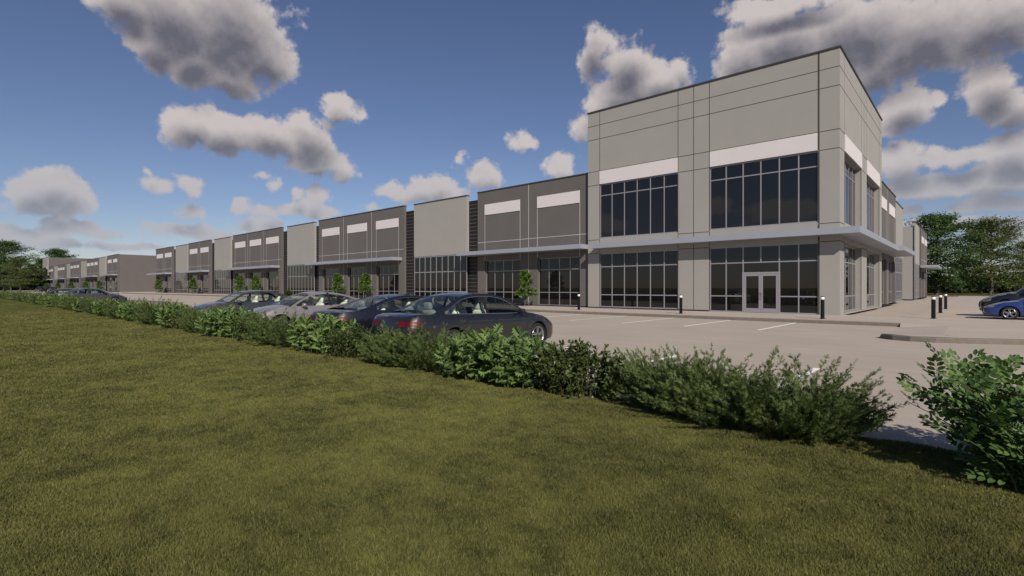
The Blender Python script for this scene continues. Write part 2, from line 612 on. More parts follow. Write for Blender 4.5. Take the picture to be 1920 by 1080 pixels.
# plaza: level with the pavement, ramping down to the lot between the two kerb ends
b = MB()
rows_a = [(3.05, 92.3, 0.15), (3.05, KY + 0.02, 0.15), (3.06, KY - 0.35, 0.008), (3.08, -11.2, 0.010), (3.30, -11.75, 0.15), (3.90, -12.26, 0.15), (5.2, -11.97, 0.15), (6.6, -11.28, 0.15), (9.0, -10.16, 0.15), (12, -8.72, 0.15), (44, 6.6, 0.15)]
rows_b = [(4.6, 92.3, 0.152), (4.6, KY + 0.02, 0.152), (4.6, KY - 0.6, 0.152), (4.6, -11.0, 0.152), (4.7, -11.3, 0.152), (4.8, -11.4, 0.152), (5.4, -10.6, 0.152), (6.8, -10.2, 0.152), (9.2, -9.2, 0.152), (12, -8.0, 0.152), (44, 7.2, 0.152)]
b.grid([rows_a, rows_b], 0, False)
b.face([(4.6, 92.3, 0.152), (4.6, -11.0, 0.152), (4.8, -11.4, 0.152), (5.4, -10.6, 0.152), (6.8, -10.2, 0.152), (9.2, -9.2, 0.152), (12, -8.0, 0.152), (44, 7.2, 0.152), (44, 92.3, 0.152)])
structure(b.build('plaza', M['walk'], recalc=False))
kerb_run([(3.02, -11.35, 0.02), (3.12, -11.85), (3.45, -12.25), (3.90, -12.44), (4.5, -12.42), (5.2, -12.15), (6.6, -11.46), (9, -10.33), (12, -8.90), (44, 6.4)], 'plaza_kerb')

# small kerbed island in the hedge side of the lot
b = MB()
b.box(-62, -48.1, -24.6, -17.2, 0.0, 0.30)
structure(b.build('traffic_island', M['kerb']))

# painted stall markings
b = MB()
def mark(x0, x1, y0, y1, z=None):
    n = 4
    for k in range(n):
        ya, yb = y0 + (y1 - y0)*k/n, y0 + (y1 - y0)*(k+1)/n
        if z is None:
            f = lambda x, y: float(tz(x, y)) + 0.006
        else:
            f = lambda x, y: z
        b.face([(x0, ya, f(x0, ya)), (x1, ya, f(x1, ya)), (x1, yb, f(x1, yb)), (x0, yb, f(x0, yb))])
for k in range(16):
    x = -0.78 - 2.9*k
    mark(x - 0.06, x + 0.06, -11.15, -5.62)
for k in range(24):
    x = 3.02 - 2.9*k
    if -49.5 > x > -63: continue
    mark(x - 0.06, x + 0.06, -25.3, -20.2)
structure(b.build('stall_markings', M['line'], recalc=False))
b = MB()
for k in range(5):
    y = -0.85 + 2.9*k
    b.face([(5.25, y - 0.06, 0.158), (10.6, y - 0.06, 0.158), (10.6, y + 0.06, 0.158), (5.25, y + 0.06, 0.158)])
structure(b.build('side_stall_markings', M['line'], recalc=False))

# ------------------------------------------------------------------ the buildings
def panel(b, u0, u1, z0, z1, w, th, holes=(), m=0, mr=None):
    """wall slab facing outward (w = outward distance of its face), with window openings and their reveals"""
    if mr is None: mr = m
    us = sorted({u0, u1, *[h[0] for h in holes], *[h[1] for h in holes]})
    zs = sorted({z0, z1, *[h[2] for h in holes], *[h[3] for h in holes]})
    for i in range(len(us) - 1):
        for j in range(len(zs) - 1):
            cu, cz = (us[i] + us[i+1]) / 2, (zs[j] + zs[j+1]) / 2
            if any(h[0] < cu < h[1] and h[2] < cz < h[3] for h in holes): continue
            b.face([(us[i], w, zs[j]), (us[i+1], w, zs[j]), (us[i+1], w, zs[j+1]), (us[i], w, zs[j+1])], m)
    d = w - th
    for (a, c, e, f) in ((u0, u0, z0, z1), (u1, u1, z0, z1)):
        b.face([(a, w, e), (a, w, f), (a, d, f), (a, d, e)], m)
    b.face([(u0, w, z1), (u1, w, z1), (u1, d, z1), (u0, d, z1)], m)
    b.face([(u0, w, z0), (u1, w, z0), (u1, d, z0), (u0, d, z0)], m)
    for (a, c, e, f) in holes:
        b.face([(a, w, e), (a, w, f), (a, d, f), (a, d, e)], mr)
        b.face([(c, w, e), (c, w, f), (c, d, f), (c, d, e)], mr)
        b.face([(a, w, f), (c, w, f), (c, d, f), (a, d, f)], mr)
        b.face([(a, w, e), (c, w, e), (c, d, e), (a, d, e)], mr)

TF = lambda u, w, z: (u, -w, z)      # front facades face -Y
TS = lambda u, w, z: (w, u, z)       # side facades face +X

class Bldg:
    def __init__(s, root, T, zo=0.0, lod=False):
        s.root, s.T, s.zo, s.lod = root, T, zo, lod
    def put(s, b, name, mats, parent=None, **kw):
        T = s.T
        zo = s.zo
        return b.build(name, mats, parent or s.root, T=lambda u, w, z: T(u, w, z + zo), **kw)
    def window(s, u0, u1, z0, z1, w, nv, rails=(), bar=0.055, skip=None, name='window'):
        """frame with nv panes across and horizontal rails; pane sheet set back inside"""
        b = MB()
        dpt = 0.07
        hb = bar / 2
        b.box(u0, u0 + bar, w - dpt, w, z0, z1)
        b.box(u1 - bar, u1, w - dpt, w, z0, z1)
        b.box(u0 + bar, u1 - bar, w - dpt, w - 0.002, z1 - bar, z1)
        b.box(u0 + bar, u1 - bar, w - dpt, w - 0.002, z0, z0 + bar)
        for i in range(1, nv):
            u = u0 + (u1 - u0)*i/nv
            za = z0 + bar
            zb = z1 - bar
            if skip and skip[0] < u < skip[1]:
                if skip[3] < z1 - 0.3: 
                    if abs(u - (skip[0]+skip[1])/2) < 0.2: za = skip[4]
                    else: za = skip[3]
            b.box(u - hb, u + hb, w - dpt, w - 0.002, za, zb)
        for z in rails:
            segs = [(u0 + bar, u1 - bar)]
            if skip and z < skip[3]:
                segs = [(u0 + bar, skip[0]), (skip[1], u1 - bar)]
            for (a, c) in segs:
                b.box(a, c, w - dpt + 0.004, w - 0.004, z - hb, z + hb)
        o = s.put(b, name, M['frame'])
        p = MB()
        wg = w - 0.022
        p.face([(u0, wg, z0), (u1, wg, z0), (u1, wg, z1), (u0, wg, z1)])
        s.put(p, 'pane', M['glass'], o)
        return o
    def canopy(s, u0, u1, w0, w1, z0, z1, end=0.0):
        b = MB()
        b.box(u0, u1, w0, w1, z0, z1)
        return s.put(b, 'canopy', M['canopy'])
    def sign(s, u0, u1, z0, z1, w):
        b = MB()
        b.box(u0, u1, w + 0.002, w + 0.05, z0, z1)
        return s.put(b, 'sign_panel', M['sign_white'])
    def coping(s, u0, u1, w, z, th=0.35, ret=0.0):
        b = MB()
        b.box(u0 - 0.03, u1 + 0.03, w - th, w + 0.05, z, z + 0.09)
        return s.put(b, 'coping', M['coping'])
    def slats(s, u0, u1, w, z1=9.52, z0=0.2):
        b = MB()
        b.face([(u0, w, z0), (u1, w, z0), (u1, w, z1), (u0, w, z1)], 0)
        b.face([(u0, w, z1), (u1, w, z1), (u1, w - 0.3, z1), (u0, w - 0.3, z1)], 0)
        z = 0.42
        while z < z1 - 0.1:
            b.box(u0, u1, w + 0.001, w + 0.008, z - 0.014, z + 0.014, 1)
            z += 0.336
        return s.put(b, 'slatted_screen', [M['slat_back'], M['slat_line']], recalc=False)
    def dark(s, u0, u1, n, w=-0.3, margin=None, canopy_ext=None, zt=10.05, cz=(4.46, 4.78), cw=1.25):
        """dark grey bay with n storefront windows, n white sign panels and pale joint lines"""
        L = u1 - u0
        pitch = L / n
        ww = 4.45 if n == 2 else 4.1
        if L < 11.9 and n == 2: ww = 4.1
        holes = []
        for i in range(n):
            c = u0 + pitch*(i + 0.5)
            holes.append((c - ww/2, c + ww/2, 0.24, 3.98))
        b = MB()
        panel(b, u0, u1, 0.24, zt, w, 0.30, holes, 0)
        b.box(u0 + 0.02, u1 - 0.02, w - 0.25, w - 0.06, 0.1, 0.239, 2)  # black filler painted as the shaded gap below the panel
        g = w + 0.004
        def ln(a, c, e, f):
            b.box(a, c, w - 0.02, g, e, f, 1)
        for i in range(1, n):
            u = u0 + pitch*i
            ln(u - 0.022, u + 0.022, 0.245, 5.596)
            ln(u - 0.022, u + 0.022, 5.644, zt - 0.01)
        us = [u0 + 0.01]
        for (a, c, _, _) in holes:
            for u in (a, c):
                ln(u - 0.022, u + 0.022, 4.0, 5.596)
                ln(u - 0.022, u + 0.022, 5.644, 7.99)
        ln(u0 + 0.01, u1 - 0.01, 5.60, 5.64)
        s.put(b, 'dark_wall_panel', [M['wall_dark'], M['joint_light'], M['base_gap_shade']])
        for (a, c, _, _) in holes:
            s.window(a, c, 0.24, 3.98, w - 0.20, 4, (1.26, 3.05), bar=0.055)
            s.sign(a, c, 8.0, 8.92, w)
        s.coping(u0, u1, w, zt)
        if canopy_ext:
            s.canopy(canopy_ext[0], canopy_ext[1], w + 0.006, w + cw, *cz)
    def light(s, u0, u1, w=-0.3, zt=9.98):
        b = MB()
        panel(b, u0, u1, 4.72, zt, w, 0.34, (), 0)
        s.put(b, 'light_wall_panel', [M['wall_light']])
        s.coping(u0, u1, w, zt)
        s.window(u0, u1, 0.24, 4.70, w - 0.03, 9, (1.26, 3.15), bar=0.085)

# ---- long building
main = thing('commercial_building', 'long grey flex building with tall pale corner tower and repeating storefront bays', 'building')
B = Bldg(main, TF)
# tower, front face
TZ = 14.34
def tower(Bf, Bs, x0, x1, y1, front=True):
    """two-storey corner block: front wall, side wall, windows, canopy"""
    l_w = (x0 + 1.0, x0 + 6.89)
    r_w = (x1 - 6.90, x1 - 0.985)
    holes = [(l_w[0], l_w[1], 0.24, 4.08), (l_w[0], l_w[1], 5.19, 9.04), (r_w[0], r_w[1], 0.16, 4.08), (r_w[0], r_w[1], 5.19, 9.04)]
    b = MB()
    panel(b, x0, x1, 0.15, TZ, 0.0, 0.32, holes, 0)
    g = 0.004
    vs = [x0 + 1.0, x0 + 6.89, x0 + 7.915, x1 - 6.905, x1 - 0.985]
    hz = [(5.06, 5.10), (9.02, 9.06), (10.02, 10.06), (12.34, 12.38), (13.34, 13.38), (4.08, 4.12)]
    spans = [(x0, l_w[0] - 0.021), (l_w[1] + 0.021, x1 - 6.926), (x1 - 0.964, x1)]
    for (a, c) in hz:
        if c > 9.9: b.box(x0 + 0.001, x1 - 0.001, -0.02, g, a, c, 1)
        else:
            for (p, q) in spans: b.box(p, q, -0.02, g, a, c, 1)
    cuts = [0.16] + [v for p in sorted(hz) for v in p] + [TZ - 0.005]
    for u in vs:
        wd = 0.045 if abs(u - (x1 - 0.985)) < 0.01 else 0.02
        for k in range(0, len(cuts), 2):
            b.box(u - wd, u + wd, -0.02, g, cuts[k] + 0.001, cuts[k+1] - 0.001, 1)
    b.box(x0 + 0.01, x1 - 6.95, -0.2, 0.003, 0.15, 0.235, 2)  # black strip painted as the shaded gap at the wall foot
    Bf.put(b, 'tower_front_wall', [M['wall_light'], M['joint_dark'], M['base_gap_shade']])
    Bf.sign(l_w[0], l_w[1] - 0.03, 9.07, 10.01, 0.0)
    Bf.sign(r_w[0] + 0.03, r_w[1] - 0.06, 9.07, 10.01, 0.0)
    Bf.window(l_w[0], l_w[1], 5.19, 9.04, -0.06, 6, (8.24,), bar=0.064)
    Bf.window(r_w[0], r_w[1], 5.19, 9.04, -0.06, 6, (8.22,), bar=0.064)
    Bf.window(l_w[0], l_w[1], 0.24, 4.08, -0.06, 6, (1.12, 3.12), bar=0.064)
    d0, d1 = x1 - 4.93, x1 - 2.95
    Bf.window(r_w[0], r_w[1], 0.16, 4.08, -0.06, 6, (1.12, 3.10), bar=0.064, skip=(d0, d1, 0, 2.50, 3.10))
    # glazed entrance: surround with two leaves
    b = MB()
    for (a, c, e, f) in ((d0 - 0.04, d0 + 0.06, 0.16, 2.53), (d1 - 0.06, d1 + 0.04, 0.16, 2.53), (d0 + 0.06, d1 - 0.06, 2.43, 2.53)):
        b.box(a, c, -0.13, -0.030, e, f)
    surround = Bf.put(b, 'door_frame', M['frame'])
    mid = (d0 + d1) / 2
    for (a, c, hd) in ((d0 + 0.065, mid - 0.005, 1), (mid + 0.005, d1 - 0.065, -1)):
        b = MB()
        st = 0.11
        b.box(a, a + st, -0.11, -0.040, 0.18, 2.42)
        b.box(c - st, c, -0.11, -0.040, 0.18, 2.42)
        b.box(a + st, c - st, -0.11, -0.041, 2.30, 2.42)
        b.box(a + st, c - st, -0.11, -0.041, 0.18, 0.42)
        door = Bf.put(b, 'door', M['frame'])
        p = MB()
        p.face([(a + st, -0.060, 0.42), (c - st, -0.060, 0.42), (c - st, -0.060, 2.30), (a + st, -0.060, 2.30)])
        Bf.put(p, 'pane', M['glass'], door)
        h = MB()
        hx = c - 0.05 if hd > 0 else a + 0.05
        h.tube([(hx, -0.045, 0.95), (hx, 0.01, 0.95), (hx, 0.01, 1.35), (hx, -0.045, 1.35)], 0.014, 6)
        Bf.put(h, 'handle', M['steel'], door)
    b = MB()
    b.box(x0 - 0.04, x1 + 0.06, -0.4, 0.06, TZ, TZ + 0.09)
    Bf.put(b, 'coping', M['coping'])
    if not front: return
    # side face
    sw = [(1.25, 6.85), (8.95, 14.9)]
    holes = []
    for (a, c) in sw: holes += [(a, c, 0.24, 4.08), (a, c, 5.19, 9.04)]
    b = MB()
    panel(b, 0.001, y1, 0.15, TZ - 0.001, x1 - 0.0005, 0.55, holes, 0)
    g = x1 + 0.004
    vs = [sw[0][0], sw[0][1], 7.9, sw[1][0], sw[1][1]]
    spans = [(0.0, sw[0][0] - 0.021), (sw[0][1] + 0.021, sw[1][0] - 0.021), (sw[1][1] + 0.021, y1)]
    for (a, c) in hz:
        if c > 9.9: b.box(0.0, y1 - 0.001, x1 - 0.02, g, a, c, 1)
        else:
            for (p, q) in spans: b.box(p, q, x1 - 0.02, g, a, c, 1)
    for u in vs:
        for k in range(0, len(cuts), 2):
            b.box(u - 0.012, u + 0.012, x1 - 0.02, g - 0.001, cuts[k] + 0.001, cuts[k+1] - 0.001, 1)
    Bs.put(b, 'tower_side_wall', [M['wall_light'], M['joint_dark']])
    for (a, c) in sw:
        Bs.window(a, c, 5.19, 9.04, x1 - 0.30, 5, (8.22,), bar=0.064)
        Bs.window(a, c, 0.24, 4.08, x1 - 0.30, 5, (1.12, 3.10), bar=0.064)
        Bs.sign(a + 0.02, c - 0.02, 9.07, 10.01, x1)
    b = MB()
    b.box(0.41, y1 + 0.03, x1 - 0.4, x1 + 0.06, TZ, TZ + 0.09)
    Bs.put(b, 'coping', M['coping'])

BS = Bldg(main, TS)
tower(B, BS, -15.82, 0.0, 16.2)
# L-shaped canopy round the corner
b = MB()
cz0, cz1 = 4.40, 4.74
out = [(-14.95, 0.006), (-14.95, 0.95), (1.03, 0.95), (1.03, -16.15), (0.006, -16.15), (0.006, 0.006)]
b.face([(p[0], p[1], cz1) for p in out])
b.face([(p[0], p[1], cz0) for p in out][::-1])
for i in range(len(out)):
    p, q = out[i], out[(i+1) % len(out)]
    b.face([(p[0], p[1], cz0), (q[0], q[1], cz0), (q[0], q[1], cz1), (p[0], p[1], cz1)])
B.put(b, 'corner_canopy', M['canopy'])

# bays of the front, from the tower to the far left end
B.dark(-27.71, -15.83, 2, canopy_ext=(-29.14, -15.83))
B.slats(-29.4, -27.5, -0.6)
B.light(-36.90, -29.15)
B.slats(-38.7, -36.8, -0.6)
B.dark(-56.41, -38.60, 3, canopy_ext=(-57.6, -38.9))
B.slats(-57.8, -56.3, -0.6)
B.light(-65.20, -57.60)
B.slats(-67.1, -65.1, -0.6)
B.dark(-84.69, -66.95, 3, canopy_ext=(-86.0, -67.5))
B.slats(-86.0, -84.5, -0.6)
B.light(-93.14, -85.81)
B.slats(-95.3, -93.0, -0.6)
B.dark(-106.99, -95.11, 2, canopy_ext=(-108.2, -95.7))
B.slats(-108.0, -106.8, -0.6)
B.light(-115.01, -107.75)
B.slats(-117.1, -114.9, -0.6)
B.dark(-129.07, -116.89, 2, canopy_ext=(-131.2, -117.5))

# bays of the side
BS.dark(16.21, 27.9, 2, w=-0.24, canopy_ext=(16.21, 26.3), cz=(4.42, 4.75), cw=1.62)
BS.slats(27.8, 30.3, -0.85)
BS.light(30.2, 36.8, w=-0.46)
BS.slats(36.8, 38.1, -0.85)
BS.slats(51.2, 51.75, -0.55)
BS.light(51.75, 58.3, w=-0.46)
BS.slats(58.2, 60.3, -0.85)
BS.dark(60.2, 71.8, 2, w=-0.4, canopy_ext=(58.9, 69.5), cz=(4.42, 4.75), cw=1.85)
# notch between the two halves of the side, roof and the unseen sides
b = MB()
b.box(-12, -0.55, 51.30, 51.6, 0.15, 9.50)
b.box(-12, -0.9, 37.7, 38.0, 0.15, 9.50)
b.box(-12.3, -12, 37.7, 51.6, 0.15, 9.50)
Bw = b.build('notch_wall', M['wall_light'], main)
b = MB()
b.box(-129.0, -128.6, 0.62, 71.7, 0.15, 10.0)
b.box(-128.6, -0.8, 71.3, 71.7, 0.15, 10.0)
b.build('rear_wall', M['wall_brown'], main)
b = MB()
b.box(-128.6, -12.4, 0.95, 71.3, 9.1, 9.3)
b.box(-12.4, -0.95, 0.95, 37.6, 9.1, 9.3)
b.box(-12.4, -0.95, 51.7, 71.3, 9.1, 9.3)
b.box(-15.4, -0.45, 0.45, 15.8, 13.6, 13.8)
b.build('roof', M['roof'], main)
b = MB()
b.box(-15.82, -15.45, 0.33, 16.2, 9.3, TZ - 0.01)
b.box(-15.45, -0.56, 15.85, 16.19, 9.3, TZ - 0.01)
b.build('tower_back_wall', M['wall_light'], main)

# ---- second building beyond the drive on the left
far = thing('commercial_building', 'second grey building far to the left, plain brown end wall and small tower', 'building')
FB = Bldg(far, TF, zo=0.55)
FB.dark(-178.0, -164.6, 2, canopy_ext=(-180, -165.5))
FB.slats(-180.3, -177.9, -0.6)
FB.light(-188.4, -180.2)
FB.slats(-190.3, -188.3, -0.6)
FB.dark(-208.0, -190.2, 3, canopy_ext=(-209, -190.8))
FB.slats(-208.6, -207.9, -0.6)
FB.light(-218.0, -208.5)
FB.slats(-220.7, -217.9, -0.6)
FB.dark(-238.5, -220.6, 3, canopy_ext=(-239.2, -221.2))
FB.light(-246.6, -238.9)
FB.slats(-250.6, -246.5, -0.6)
FB.dark(-267.6, -250.5, 3, canopy_ext=(-268, -251))
FB.light(-276.6, -267.8)
FB.slats(-279.9, -276.5, -0.6)
FB.dark(-292.9, -279.8, 2, canopy_ext=(-293, -280.2))
tower(FB, None, -308.8, -292.98, 16, front=False)
FB.canopy(-309.5, -292.98, 0.006, 1.2, 4.4, 4.74)
b = MB()
b.box(-165.0, -164.6, 0.62, 72, 0.3, 10.6)
b.box(-308.8, -165.0, 71.6, 72, 0.3, 10.6)
b.build('end_wall', M['wall_brown'], far)
b = MB()
b.box(-293.35, -292.98, 0.33, 30, 0.3, TZ + 0.54)
b.box(-308.8, -308.45, 0.33, 30, 0.3, TZ + 0.54)
b.box(-308.4, -293.4, 29.6, 30, 0.3, TZ + 0.54)
b.build('tower_side_wall', M['wall_brown'], far)
b = MB()
b.box(-292.9, -165.1, 0.95, 71.5, 9.6, 9.8)
b.build('roof', M['roof'], far)

# ---- bollards
def make_bollard(label, loc):
    t = thing('bollard', label, 'bollard', loc, 0, 'black lit bollards on the pavement')
    b = MB()
    b.lathe([(0.0, 0.0), (0.135, 0.0), (0.135, 0.018), (0.085, 0.022), (0.083, 0.90), (0.0, 0.90)], 20)
    b.build('post', M['bollard_black'], t)
    b = MB()
    b.lathe([(0.0, 0.902), (0.080, 0.902), (0.080, 1.025), (0.0, 1.025)], 20)
    b.build('light_band', M['bollard_white'], t)
    b = MB()
    b.lathe([(0.0, 1.027), (0.084, 1.027), (0.084, 1.052), (0.07, 1.062), (0.0, 1.062)], 20)
    b.build('cap', M['bollard_black'], t)
    return t
b0 = make_bollard('bollard in front of the tower corner pier, just right of the entrance', (0.0, -4.15, 0.15))
for (x, y, lab) in ((-7.07, -3.78, 'bollard in front of the pier between the two tower storefronts'),
                    (-14.22, -3.50, 'bollard where the pale tower meets the dark wall, beside the young tree'),
                    (3.86, -0.43, 'nearest of the three bollards standing along the side of the tower'),
                    (3.82, 6.87, 'middle one of the three bollards along the side of the tower'),
                    (3.80, 14.3, 'farthest of the three bollards along the side, nearest the black car')):
    dup(b0, (x, y, 0.15), 0, lab, 'black lit bollards on the pavement')
#PART3
# ------------------------------------------------------------------ plants
M['leaf_juniper'] = leaf_mat('leaf_juniper', (0.036, 0.066, 0.020), (0.130, 0.185, 0.060), 0.2, 0.65, 0.2)
M['leaf_lobed'] = leaf_mat('leaf_lobed', (0.062, 0.118, 0.034), (0.165, 0.250, 0.082), 0.2, 0.5, 0.3)
M['leaf_dark'] = leaf_mat('leaf_dark', (0.022, 0.044, 0.013), (0.085, 0.120, 0.030), 0.2, 0.42, 0.4)
M['leaf_pinnate'] = leaf_mat('leaf_pinnate', (0.034, 0.080, 0.024), (0.115, 0.190, 0.056), 0.2, 0.5, 0.3)
M['leaf_sapling'] = leaf_mat('leaf_sapling', (0.055, 0.125, 0.020), (0.140, 0.235, 0.045), 0.35, 0.5, 0.3)
M['leaf_tree_dark'] = leaf_mat('leaf_tree_dark', (0.032, 0.080, 0.030), (0.110, 0.185, 0.065), 0.3, 0.6, 0.2)
M['leaf_tree_olive'] = leaf_mat('leaf_tree_olive', (0.055, 0.084, 0.026), (0.150, 0.190, 0.062), 0.28, 0.6, 0.2)
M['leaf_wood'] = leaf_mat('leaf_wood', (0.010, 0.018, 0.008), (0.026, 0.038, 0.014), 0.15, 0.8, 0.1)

# leaf outlines (along, across, up)
def mirror_leaf(half, rib):
    """half: outline points from base to tip on one side; rib: midrib points from base to tip (same ends)"""
    v = [(x, y, 0.10*y) for x, y in half]
    n = len(half)
    v += [(x, -y, 0.10*y) for x, y in half[1:-1]]
    return v, n
OV_V = [(0,0,0),(0.3,0.24,0.05),(0.68,0.22,0.04),(1,0,-0.06),(0.68,-0.22,0.04),(0.3,-0.24,0.05),(0.33,0,0),(0.68,0,0)]
OV_F = [np.array([(0,6,1),(0,5,6),(2,7,3),(7,4,3)]), np.array([(1,6,7,2),(6,5,4,7)])]
LB_H = [(0.10,0.05),(0.22,0.30),(0.32,0.13),(0.44,0.40),(0.55,0.16),(0.68,0.33),(0.78,0.13),(0.88,0.17)]
LB_V = [(0,0,0)] + [(x, 1.25*y, 0.2*y) for x, y in LB_H] + [(1.0, 0, -0.10)] + [(x, -1.25*y, 0.2*y) for x, y in LB_H[::-1]] + [(0.32,0,0),(0.55,0,0),(0.78,0,-0.03)]
_k = len(LB_H)
def _lb():
    tri = []
    top = list(range(1, _k+1))
    bot = list(range(2*_k+1, _k+1, -1))
    a, bb, c, tip = 2*_k+2, 2*_k+3, 2*_k+4, _k+1
    for L in (top, bot):
        tri += [(0, L[0], a), (L[0], L[1], a), (L[1], L[2], a), (L[2], bb, a), (L[2], L[3], bb), (L[3], L[4], bb), (L[4], c, bb), (L[4], L[5], c), (L[5], L[6], c), (L[6], L[7], c), (L[7], tip, c)]
    return [np.array(tri)]
LB_F = _lb()
def _needle_sprig():
    v, f = [], []
    def tri(a, b_, w, up):
        i = len(v)
        d = (b_[0]-a[0], b_[1]-a[1])
        l = math.hypot(*d)
        nx, ny = -d[1]/l*w, d[0]/l*w
        v.extend([(a[0]-nx, a[1]-ny, 0), (a[0]+nx, a[1]+ny, 0), (b_[0], b_[1], up)])
        f.append((i, i+1, i+2))
    tri((0, 0), (1, 0), 0.06, 0.05)
    for k, x in enumerate((0.05, 0.22, 0.38, 0.54, 0.70)):
        l = 0.46*(1 - 0.5*x)
        tri((x, 0), (x + l*0.75, l*0.75), 0.055, 0.14 if k % 2 else -0.08)
        tri((x + 0.05, 0), (x + 0.05 + l*0.75, -l*0.75), 0.055, -0.08 if k % 2 else 0.14)
    return v, [np.array(f)]
ND_V, ND_F = _needle_sprig()
def _pinnate():
    v, quads, tris = [], [], []
    def leaflet(bx, by, ang, l, up):
        i = len(v)
        ca, sa = math.cos(ang), math.sin(ang)
        for (x, y, z) in ((0,0,0),(0.35,0.26,0.04),(0.75,0.22,0.03),(1,0,-0.05),(0.75,-0.22,0.03),(0.35,-0.26,0.04),(0.5,0,0)):
            v.append((bx + l*(x*ca - y*sa), by + l*(x*sa + y*ca), up + l*z))
        for t in ((0,6,1),(1,6,2),(2,6,3),(3,6,4),(4,6,5),(5,6,0)): tris.append(tuple(i + k for k in t))
    for k, x in enumerate((0.2, 0.38, 0.56, 0.74)):
        l = 0.27
        leaflet(x, 0.015, 1.02 - 0.1*k, l, -0.06*x)
        leaflet(x, -0.015, -1.02 + 0.1*k, l, -0.06*x)
    leaflet(0.80, 0, 0, 0.26, -0.06)
    i = len(v)
    v.extend([(0, 0.008, 0), (0, -0.008, 0), (0.82, 0, -0.05)])
    tris.append((i, i+1, i+2))
    return v, [np.array(tris)]
PN_V, PN_F = _pinnate()

def rv(r, n):
    return norm(r.normal(size=(n, 3)))

def stems_mesh(b, paths, r0, r1, n=4):
    for P in paths:
        k = len(P)
        b.tube(P, [r0 + (r1 - r0)*i/(k-1) for i in range(k)], n, caps=False)

def plant(name, label, cat, loc, rz, fol, lm, stems, sm, group=None):
    t = thing(name, label, cat, loc, rz, group)
    mesh_np('foliage', fol[0], fol[1], lm, t)
    stems.build('stems', sm, t, recalc=False)
    return t

def juniper_parts(seed, hw, hd, h, n):
    """feathery sprawling conifer: arching stems set with needle sprigs"""
    r = np.random.default_rng(seed)
    b = MB()
    pos, dr, nr, sz = [], [], [], []
    for i in range(n):
        bx, by = r.uniform(-hw*0.62, hw*0.62), r.uniform(-hd*0.5, hd*0.5)
        az = math.atan2(by*1.2 + r.normal()*0.3, bx*0.8 + r.normal()*0.55) + r.normal()*0.35
        low = r.random() < 0.42
        el = r.uniform(0.15, 0.6) if low else r.uniform(0.75, 1.4)
        L = (r.uniform(0.55, 0.9) if low else r.uniform(0.45, 1.0)**0.9*h*1.18)
        p = np.array([bx, by, 0.02])
        P = [p.copy()]
        m = 13
        for k in range(m):
            e = el + (0.45 if low else -0.22)*(k/m) + r.normal()*0.05
            az += r.normal()*0.06
            p = p + np.array([math.cos(az)*math.cos(e), math.sin(az)*math.cos(e), math.sin(e)])*L/m
            P.append(p.copy())
        b.tube([tuple(q) for q in P], [0.006*(1 - 0.8*k/m) for k in range(m+1)], 4, caps=False)
        P = np.array(P)
        for k in range(2, m+1):
            a = norm((P[k] - P[k-1])[None])[0]
            taper = 1.0 - 0.55*max(0, (k/m - 0.55)/0.45)
            for q in range(4 if k > 4 else 2):
                side = norm(np.cross(a, r.normal(size=3))[None])[0]
                pos.append(P[k] - a*r.uniform(0, L/m))
                dr.append(a*r.uniform(0.75, 1.1) + side*0.75)
                nr.append(np.cross(a, side) + r.normal(size=3)*0.4)
                sz.append(r.uniform(0.08, 0.135)*taper)
        pos.append(P[-1] - a*0.02); dr.append(a); nr.append(r.normal(size=3)); sz.append(0.09)
    return scatter(ND_V, ND_F, np.array(pos), np.array(dr), np.array(nr), np.array(sz)), b

def lobed_parts(seed, hw, hd, h, n):
    """upright stems with broad deeply lobed leaves, held outward and up"""
    r = np.random.default_rng(seed)
    b = MB()
    pos, dr, nr, sz = [], [], [], []
    for i in range(n):
        x, y = r.uniform(-hw, hw)*0.92, r.uniform(-hd, hd)*0.9
        hh = h*r.uniform(0.55, 1.0)*(1 - 0.25*(x/hw)**2 - 0.15*(y/hd)**2)
        lean = np.array([x*0.22 + r.normal()*0.06, y*0.25 + r.normal()*0.06])
        P = [np.array([x + lean[0]*t*t, y + lean[1]*t*t, hh*t]) for t in np.linspace(0, 1, 6)]
        b.tube([tuple(q) for q in P], [0.008*(1-0.6*k/5) for k in range(6)], 5, caps=False)
        nl = int(12*hh/h) + 4
        a0 = r.uniform(0, 6.28)
        for k in range(nl):
            t = 0.22 + 0.78*(k/(nl-1))
            q = np.array([x + lean[0]*t*t, y + lean[1]*t*t, hh*t])
            az = a0 + k*2.4 + r.normal()*0.3
            el = r.uniform(-0.25, 0.35) + 0.75*max(0, t - 0.55)/0.45
            d = np.array([math.cos(az)*math.cos(el), math.sin(az)*math.cos(el), math.sin(el)])
            pos.append(q); dr.append(d)
            nr.append(np.array([0.25, -0.45, 0.8]) + r.normal(size=3)*0.45)
            sz.append(r.uniform(0.15, 0.23))
    return scatter(LB_V, LB_F, np.array(pos), np.array(dr), np.array(nr), np.array(sz)), b

